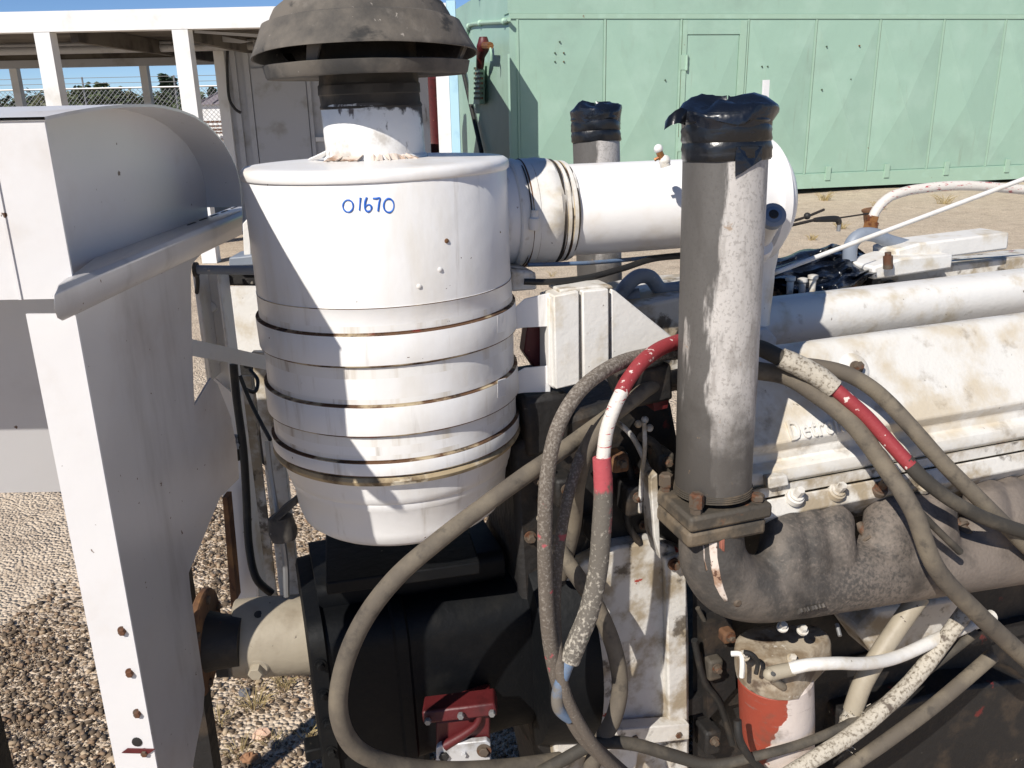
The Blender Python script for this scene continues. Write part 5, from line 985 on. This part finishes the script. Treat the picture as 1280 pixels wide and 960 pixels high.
inn = [p + (Vector((0, 0, -.0035)) if i < 12 else (-sdv*.0035)) for i, p in enumerate(rim)]
vs_ = rim + [p+wdt*8 for p in rim] + inn + [p+wdt*8 for p in inn]; f = []
for i in range(n_-1): f += [(i, i+1, n_+i+1, n_+i), (2*n_+i, 3*n_+i, 3*n_+i+1, 2*n_+i+1), (i, 2*n_+i, 2*n_+i+1, i+1), (n_+i, n_+i+1, 3*n_+i+1, 3*n_+i)]
m_.add(vs_, f); m_.build('hood_band', M['shroud'], sh, smooth=50)
base_z = SP(303, 258).z
m_ = MB(); pl = [p + wdt for p in inn]; low = [Vector((p.x, p.y, base_z-.03)) for p in (pl[-1], pl[0])]
m_.prism(pl+low, snm*-.003); m_.build('hood_plate', M['shroud'], sh, smooth=0)
for px, py in ((229, 152), (276, 208), (292, 244)):
    m_ = MB(); p = SP(px, py, -.03 if py < 240 else -.025); nr = Vector((0, 0, 1)) if py < 200 else -sdv
    m_.lathe(p-nr*.002, p+nr, [(0, .005), (.004, .005), (.006, .003)], 10); m_.build('rivet', M['rustbolt'] if py > 240 else M['sleeve2'], sh)
# ledge: sloping shelf then rounded fascia (profile extruded along the panel)
far_x = 303
prof = [SP(far_x, 254, -.060), SP(far_x, 260, -.02), SP(far_x, 262, .0), SP(far_x, 264, .008), SP(far_x, 270, .013), SP(far_x, 281, .013), SP(far_x, 289, .008), SP(far_x, 293, .0), SP(far_x, 292, -.004), SP(far_x, 276, .004), SP(far_x, 267, -.004), SP(far_x, 259, -.060)]
m_ = MB(); Lx = (rim[-1]-rim[0]).length
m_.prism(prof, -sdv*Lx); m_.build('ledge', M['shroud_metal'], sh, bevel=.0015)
for k in range(5):
    m_ = MB(); q_ = SP(far_x, 257, -.045) - sdv*(.05+.055*k); m_.box(q_+Vector((0, 0, .0012)), sdv*.016, snm*.0018, Vector((0, 0, .001))); m_.build('weld_slot', M['rubber'], sh)
# box on legs added behind the hood plate to shade the canister
m_ = MB(); a = sf - snm*.12 - sdv*.02; b = a - snm*.5; c = b - sdv*.30; d = a - sdv*.30
zz0, zz1 = 1.18, base_z-.004
m_.hexa([Vector((q.x, q.y, zz0)) for q in (d, a, b, c)] + [Vector((q.x, q.y, zz1)) for q in (d, a, b, c)]); m_.build('shade_box', M['shroud_metal'], sh)
for q in (a-snm*.04-sdv*.04, b+snm*.04-sdv*.04, c+snm*.04+sdv*.04, d-snm*.04+sdv*.04): m_ = MB(); m_.abox(q.x-.02, q.x+.02, q.y-.02, q.y+.02, 0, zz0-.001); m_.build('leg', M['grease'], sh)
# lower panel with cut-outs
pan = [(262, 306), (240, 330), (238.5, 345), (240, 430), (243, 507), (264, 472), (272, 480), (288, 520), (296, 560), (299, 598), (281, 616), (275, 622), (236, 716), (238, 738), (247, 800), (256, 862), (254, 890), (246, 930), (240, 965), (238, 1040)]
P0 = [SP(x, y, -.004) for x, y in pan]
nb = sn - snm*.004; zt = base_z-.045
P0 += [Vector((P0[-1].x, P0[-1].y, .12)), Vector((nb.x, nb.y, .12)), Vector((nb.x, nb.y, zt))]
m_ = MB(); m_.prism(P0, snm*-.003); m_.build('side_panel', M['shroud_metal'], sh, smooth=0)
m_ = MB(); q1 = rim[0]+sdv*.002; q2 = q1+wdt*8; m_.hexa([Vector((p.x, p.y+k, zq)) for zq in (base_z-.03, q1.z-.004) for p, k in ((q1-snm*.002, 0), (q2, 0), (q2, .003), (q1-snm*.002, .003))]); m_.build('hood_front', M['shroud'], sh)
# sun-lit front flange turning left
xx = Vector((-1, .06, 0)).normalized()
m_ = MB(); a = sn-snm*.002-sdv*.0055; m_.hexa([Vector((a.x, a.y, .12)), Vector((a.x, a.y, .12))+xx*.055, Vector((a.x, a.y+.003, .12))+xx*.055, Vector((a.x, a.y+.003, .12)), Vector((a.x, a.y, zt)), Vector((a.x, a.y, zt))+xx*.055, Vector((a.x, a.y+.003, zt))+xx*.055, Vector((a.x, a.y+.003, zt))]); fp = m_.build('front_panel', M['shroud'], sh)
for z in np.arange(.62, 1.12, .06):
    p = Vector((a.x, a.y, z))+xx*.012; m_ = MB(); m_.bolt(p+Vector((0, .001, 0)), (0, -1, 0), .0045, .006); m_.build('panel_screw', M['rustbolt'], fp)
m_ = MB(); p = Vector((a.x, a.y, P(166, 928, a.y).z))+xx*.02; m_.lathe(p+Vector((0, .002, 0)), p-Vector((0, 1, 0)), [(0, .007), (.0035, .0065), (.004, .004)], 12); m_.build('bolt_hole', M['rubber'], fp)
m_ = MB(); m_.box(p+Vector((.0, -.0015, -.013)), xx*.018, Vector((0, .001, 0)), Vector((.004, 0, .003))); m_.build('paint_stripe', M['red'], fp)
# base rails under the shroud
m_ = MB(); c = (sf+sn)/2; m_.box((c.x-.02, c.y+.03, .07), sdv*.14, snm*.03, (0, 0, .07)); m_.build('base_rail', M['grease'], sh)
m_ = MB(); m_.box((a.x-.05, a.y+.03, .06), xx*.05, Vector((0, .02, 0)), (0, 0, .062)); m_.build('base_rail', M['grease'], sh)

# ================================================================ FRAME behind the shroud
fr = thing('radiator_frame', 'white steel frame of upright channels between the shroud and the canister', 'frame', (P(300, 700, 1.72).x, 1.72, 0))
def vpost(px, py, w_, Y, z0, z1, dp, name, mt): p = P(px, py, Y); m_ = MB(); m_.abox(p.x-w_/2, p.x+w_/2, Y, Y+dp, z0, z1); return m_.build(name, M[mt], fr, bevel=.002)
zt_ = P(262, 332, 1.72).z
zu = P(330, 800, 1.8).z
vpost(264, 400, .052, 1.72, zu, zt_, .006, 'upright', 'white_old'); vpost(252.5, 400, .006, 1.66, P(252, 470, 1.7).z, zt_, .06, 'upright_flange', 'white_old'); vpost(279, 400, .006, 1.66, zu, zt_, .059, 'upright_flange', 'white_old')
vpost(318, 620, .05, 1.80, zu, P(300, 470, 1.8).z, .006, 'upright', 'white_grimy'); vpost(348, 620, .05, 1.9, zu, P(330, 440, 1.9).z, .02, 'upright', 'white_grimy')
m_ = MB(); m_.abox(P(285, 800, 1.8).x, P(520, 800, 1.8).x, 1.70, 1.93, zu-.03, zu); m_.build('cross_member', M['grease'], fr)
m_ = MB(); m_.prism([P(287, 455, 2.02), P(338, 458, 2.02), P(356, 600, 2.02), P(300, 560, 2.02)], (0, .05, 0)); m_.build('dark_filler_sheet', M['grease'], fr)  # dark sheet added to fill the dark gap behind the uprights
m_ = MB(); m_.prism([P(273, 359, 1.98), P(336, 357, 1.98), P(345, 452, 1.98), P(284, 446, 1.98)], (0, .006, 0)); m_.build('back_sheet', M['white_old'], fr)
m_ = MB(); q = [P(265, 470, 1.70), P(300, 500, 1.70), P(312, 640, 1.70), P(322, 760, 1.70), P(300, 760, 1.70), P(284, 640, 1.70), P(276, 520, 1.70)]; m_.prism(q, (0, .005, 0)); m_.build('gusset_sheet', M['shroud'], fr)
m_ = MB(); m_.tube([P(244, 337, 1.60), P(330, 338, 1.60)], .0085, 14, sub=1); m_.build('tie_tube', M['blue_pipe'], fr); m_ = MB(); m_.tube([P(243, 337, 1.60), P(247, 337, 1.60)], .014, 14, sub=1); m_.tube([P(245, 337, 1.60), P(247, 352, 1.62), P(246, 366, 1.64)], .004, 6); m_.build('tube_end', M['rubber_dust'], fr)
m_ = MB(); q = P(229, 432, 1.30), P(345, 456, 1.62); dd = (q[1]-q[0]).normalized(); m_.box((q[0]+q[1])/2, dd*((q[1]-q[0]).length/2), Vector((0, .006, 0)), Vector((0, 0, .0125))); m_.build('cross_bar', M['white_old'], fr, bevel=.001)
m_ = MB(); m_.prism([P(282, 340, 1.75), P(330, 338, 1.75), P(330, 358, 1.75), P(282, 357, 1.75)], (0, .1, 0)); m_.build('junction_box', M['grease'], fr, bevel=.004)
m_ = MB(); m_.prism([P(286, 322, 1.72), P(330, 318, 1.72), P(330, 332, 1.72), P(286, 333, 1.72)], (0, .08, 0)); m_.build('terminal_box', M['blue_pipe'], fr, bevel=.003)
m_ = MB(); m_.prism([P(303, 280, 1.74), P(312, 270, 1.74), P(314, 325, 1.74), P(305, 325, 1.74)], (0, .02, 0)); m_.build('side_strip', M['white_old'], fr, bevel=.002)
m_ = MB(); m_.prism([P(278, 622, 1.64), P(284, 622, 1.64), P(296, 750, 1.64), P(289, 760, 1.64)], (0, .03, 0)); m_.build('rusty_edge', M['rust'], fr)
for px, py in ((264, 384), (272, 448)): m_ = MB(); m_.lathe(P(px, py, 1.725), P(px, py, 1.60), [(0, .012), (.009, .012), (.013, .009)], 16); m_.build('plug', M['white_old'], fr)
def pcable(name, label, pts, r_, mt): m_ = MB(); m_.tube([P(*p) for p in pts], r_, 10); o = recenter(m_.build(name, M[mt], None, smooth=60)); tag(o, label, 'cable'); return o
pcable('battery_cable', 'thick black cable hanging down the white upright behind the shroud', [(292, 455, 1.66), (296, 500, 1.65), (304, 560, 1.63), (308, 620, 1.62), (311, 680, 1.60), (320, 722, 1.58), (340, 742, 1.58)], .0085, 'rubber')
pcable('battery_cable', 'thin dark cable slanting from the frame to the canister clamp', [(300, 470, 1.60), (312, 500, 1.58), (326, 528, 1.55), (338, 550, 1.52)], .004, 'rubber')
pcable('battery_cable', 'loose looped dark cable between the two frame uprights', [(285, 470, 1.74), (300, 482, 1.72), (318, 490, 1.73), (322, 475, 1.76), (312, 462, 1.78)], .004, 'rubber')
t = thing('cable_clamp', 'oily brown cable clamp bolted to the white upright', 'clamp', P(292, 575, 1.62))
m_ = MB(); m_.box(P(291, 562, 1.645), (.016, 0, 0), (0, .012, 0), (0, 0, .022)); m_.build('block', M['iron_dark'], t, bevel=.004)
for px, py in ((293, 548), (297, 556), (291, 575)): m_ = MB(); m_.bolt(P(px, py, 1.632), (0.2, -1, .3), .006, .012); m_.build('bolt', M['galv'], t)

# ================================================================ weeds and bigger stones on the near gravel
rg = random.Random(21)
def tuft(px, py, h, n, label):
    b = PZ(px, py); b.z = gz(b.x, b.y) if abs(b.x) < 11 and b.y < 21 else 0; m_ = MB(); k_ = 1 if h < .09 else 3
    for i in range(n):
        a = rg.uniform(0, 6.28); l_ = h*rg.uniform(.4, 1); o_ = Vector((math.cos(a), math.sin(a), 0)); s_ = b + o_*rg.uniform(0, .03 if h < .1 else h*.5); m_.tube([s_, s_+o_*l_*.3+Vector((0, 0, l_*.6)), s_+o_*l_*.8+Vector((0, 0, l_*.8))], [.0011*k_, .0009*k_, .0004*k_], 4, sub=2)
    o = recenter(m_.build('dry_weed', M['straw'], None)); tag(o, label, 'weed', 'dry weeds in the gravel' if 'gravel' in label else 'dry weeds on the yard')
for px, py, h, n in ((318, 885, .08, 40), (275, 905, .06, 26), (356, 860, .07, 26), (340, 930, .05, 24), (385, 920, .06, 22), (300, 945, .06, 22)): tuft(px, py, h, n, 'dry straw-coloured weed tuft growing from the gravel')
for px, py, h, n in ((985, 262, .16, 40), (1030, 250, .2, 50), (1052, 285, .12, 36), (1100, 262, .18, 44), (1015, 300, .10, 30), (690, 345, .08, 24), (1180, 255, .2, 44), (965, 248, .22, 50)): tuft(px, py, h, n, 'dry straw-coloured weed on the sandy yard towards the green container')
def rock(px, py, s_, label, col):
    b = PZ(px, py); b.z = gz(b.x, b.y); m_ = MB(); m_.ball(b+Vector((0, 0, s_*.35)), s_, 9, sc=(1.1, .9, .7)); m_.v = [tuple(Vector(v)+Vector((rg.uniform(-.18, .18), rg.uniform(-.18, .18), rg.uniform(-.14, .14)))*s_) for v in m_.v]
    o = recenter(m_.build('stone', mat('stone_'+label[:6].strip(), col, .9, layers=[dict(col=lin(120, 104, 90), scale=30, lo=.5, hi=.7, amt=.6)], bump=(80, .001, 3)), None, smooth=0)); tag(o, label, 'stone', 'larger stones on the gravel')
rock(329, 922, .024, 'pinkish angular stone among the gravel', lin(204, 170, 146)); rock(343, 933, .017, 'dark grey stone beside the pinkish one', lin(112, 104, 98)); rock(306, 868, .018, 'dark blue-grey stone below the tan yoke', lin(96, 96, 100)); rock(312, 952, .022, 'rust-brown flat stone near the dry weeds', lin(150, 110, 80))
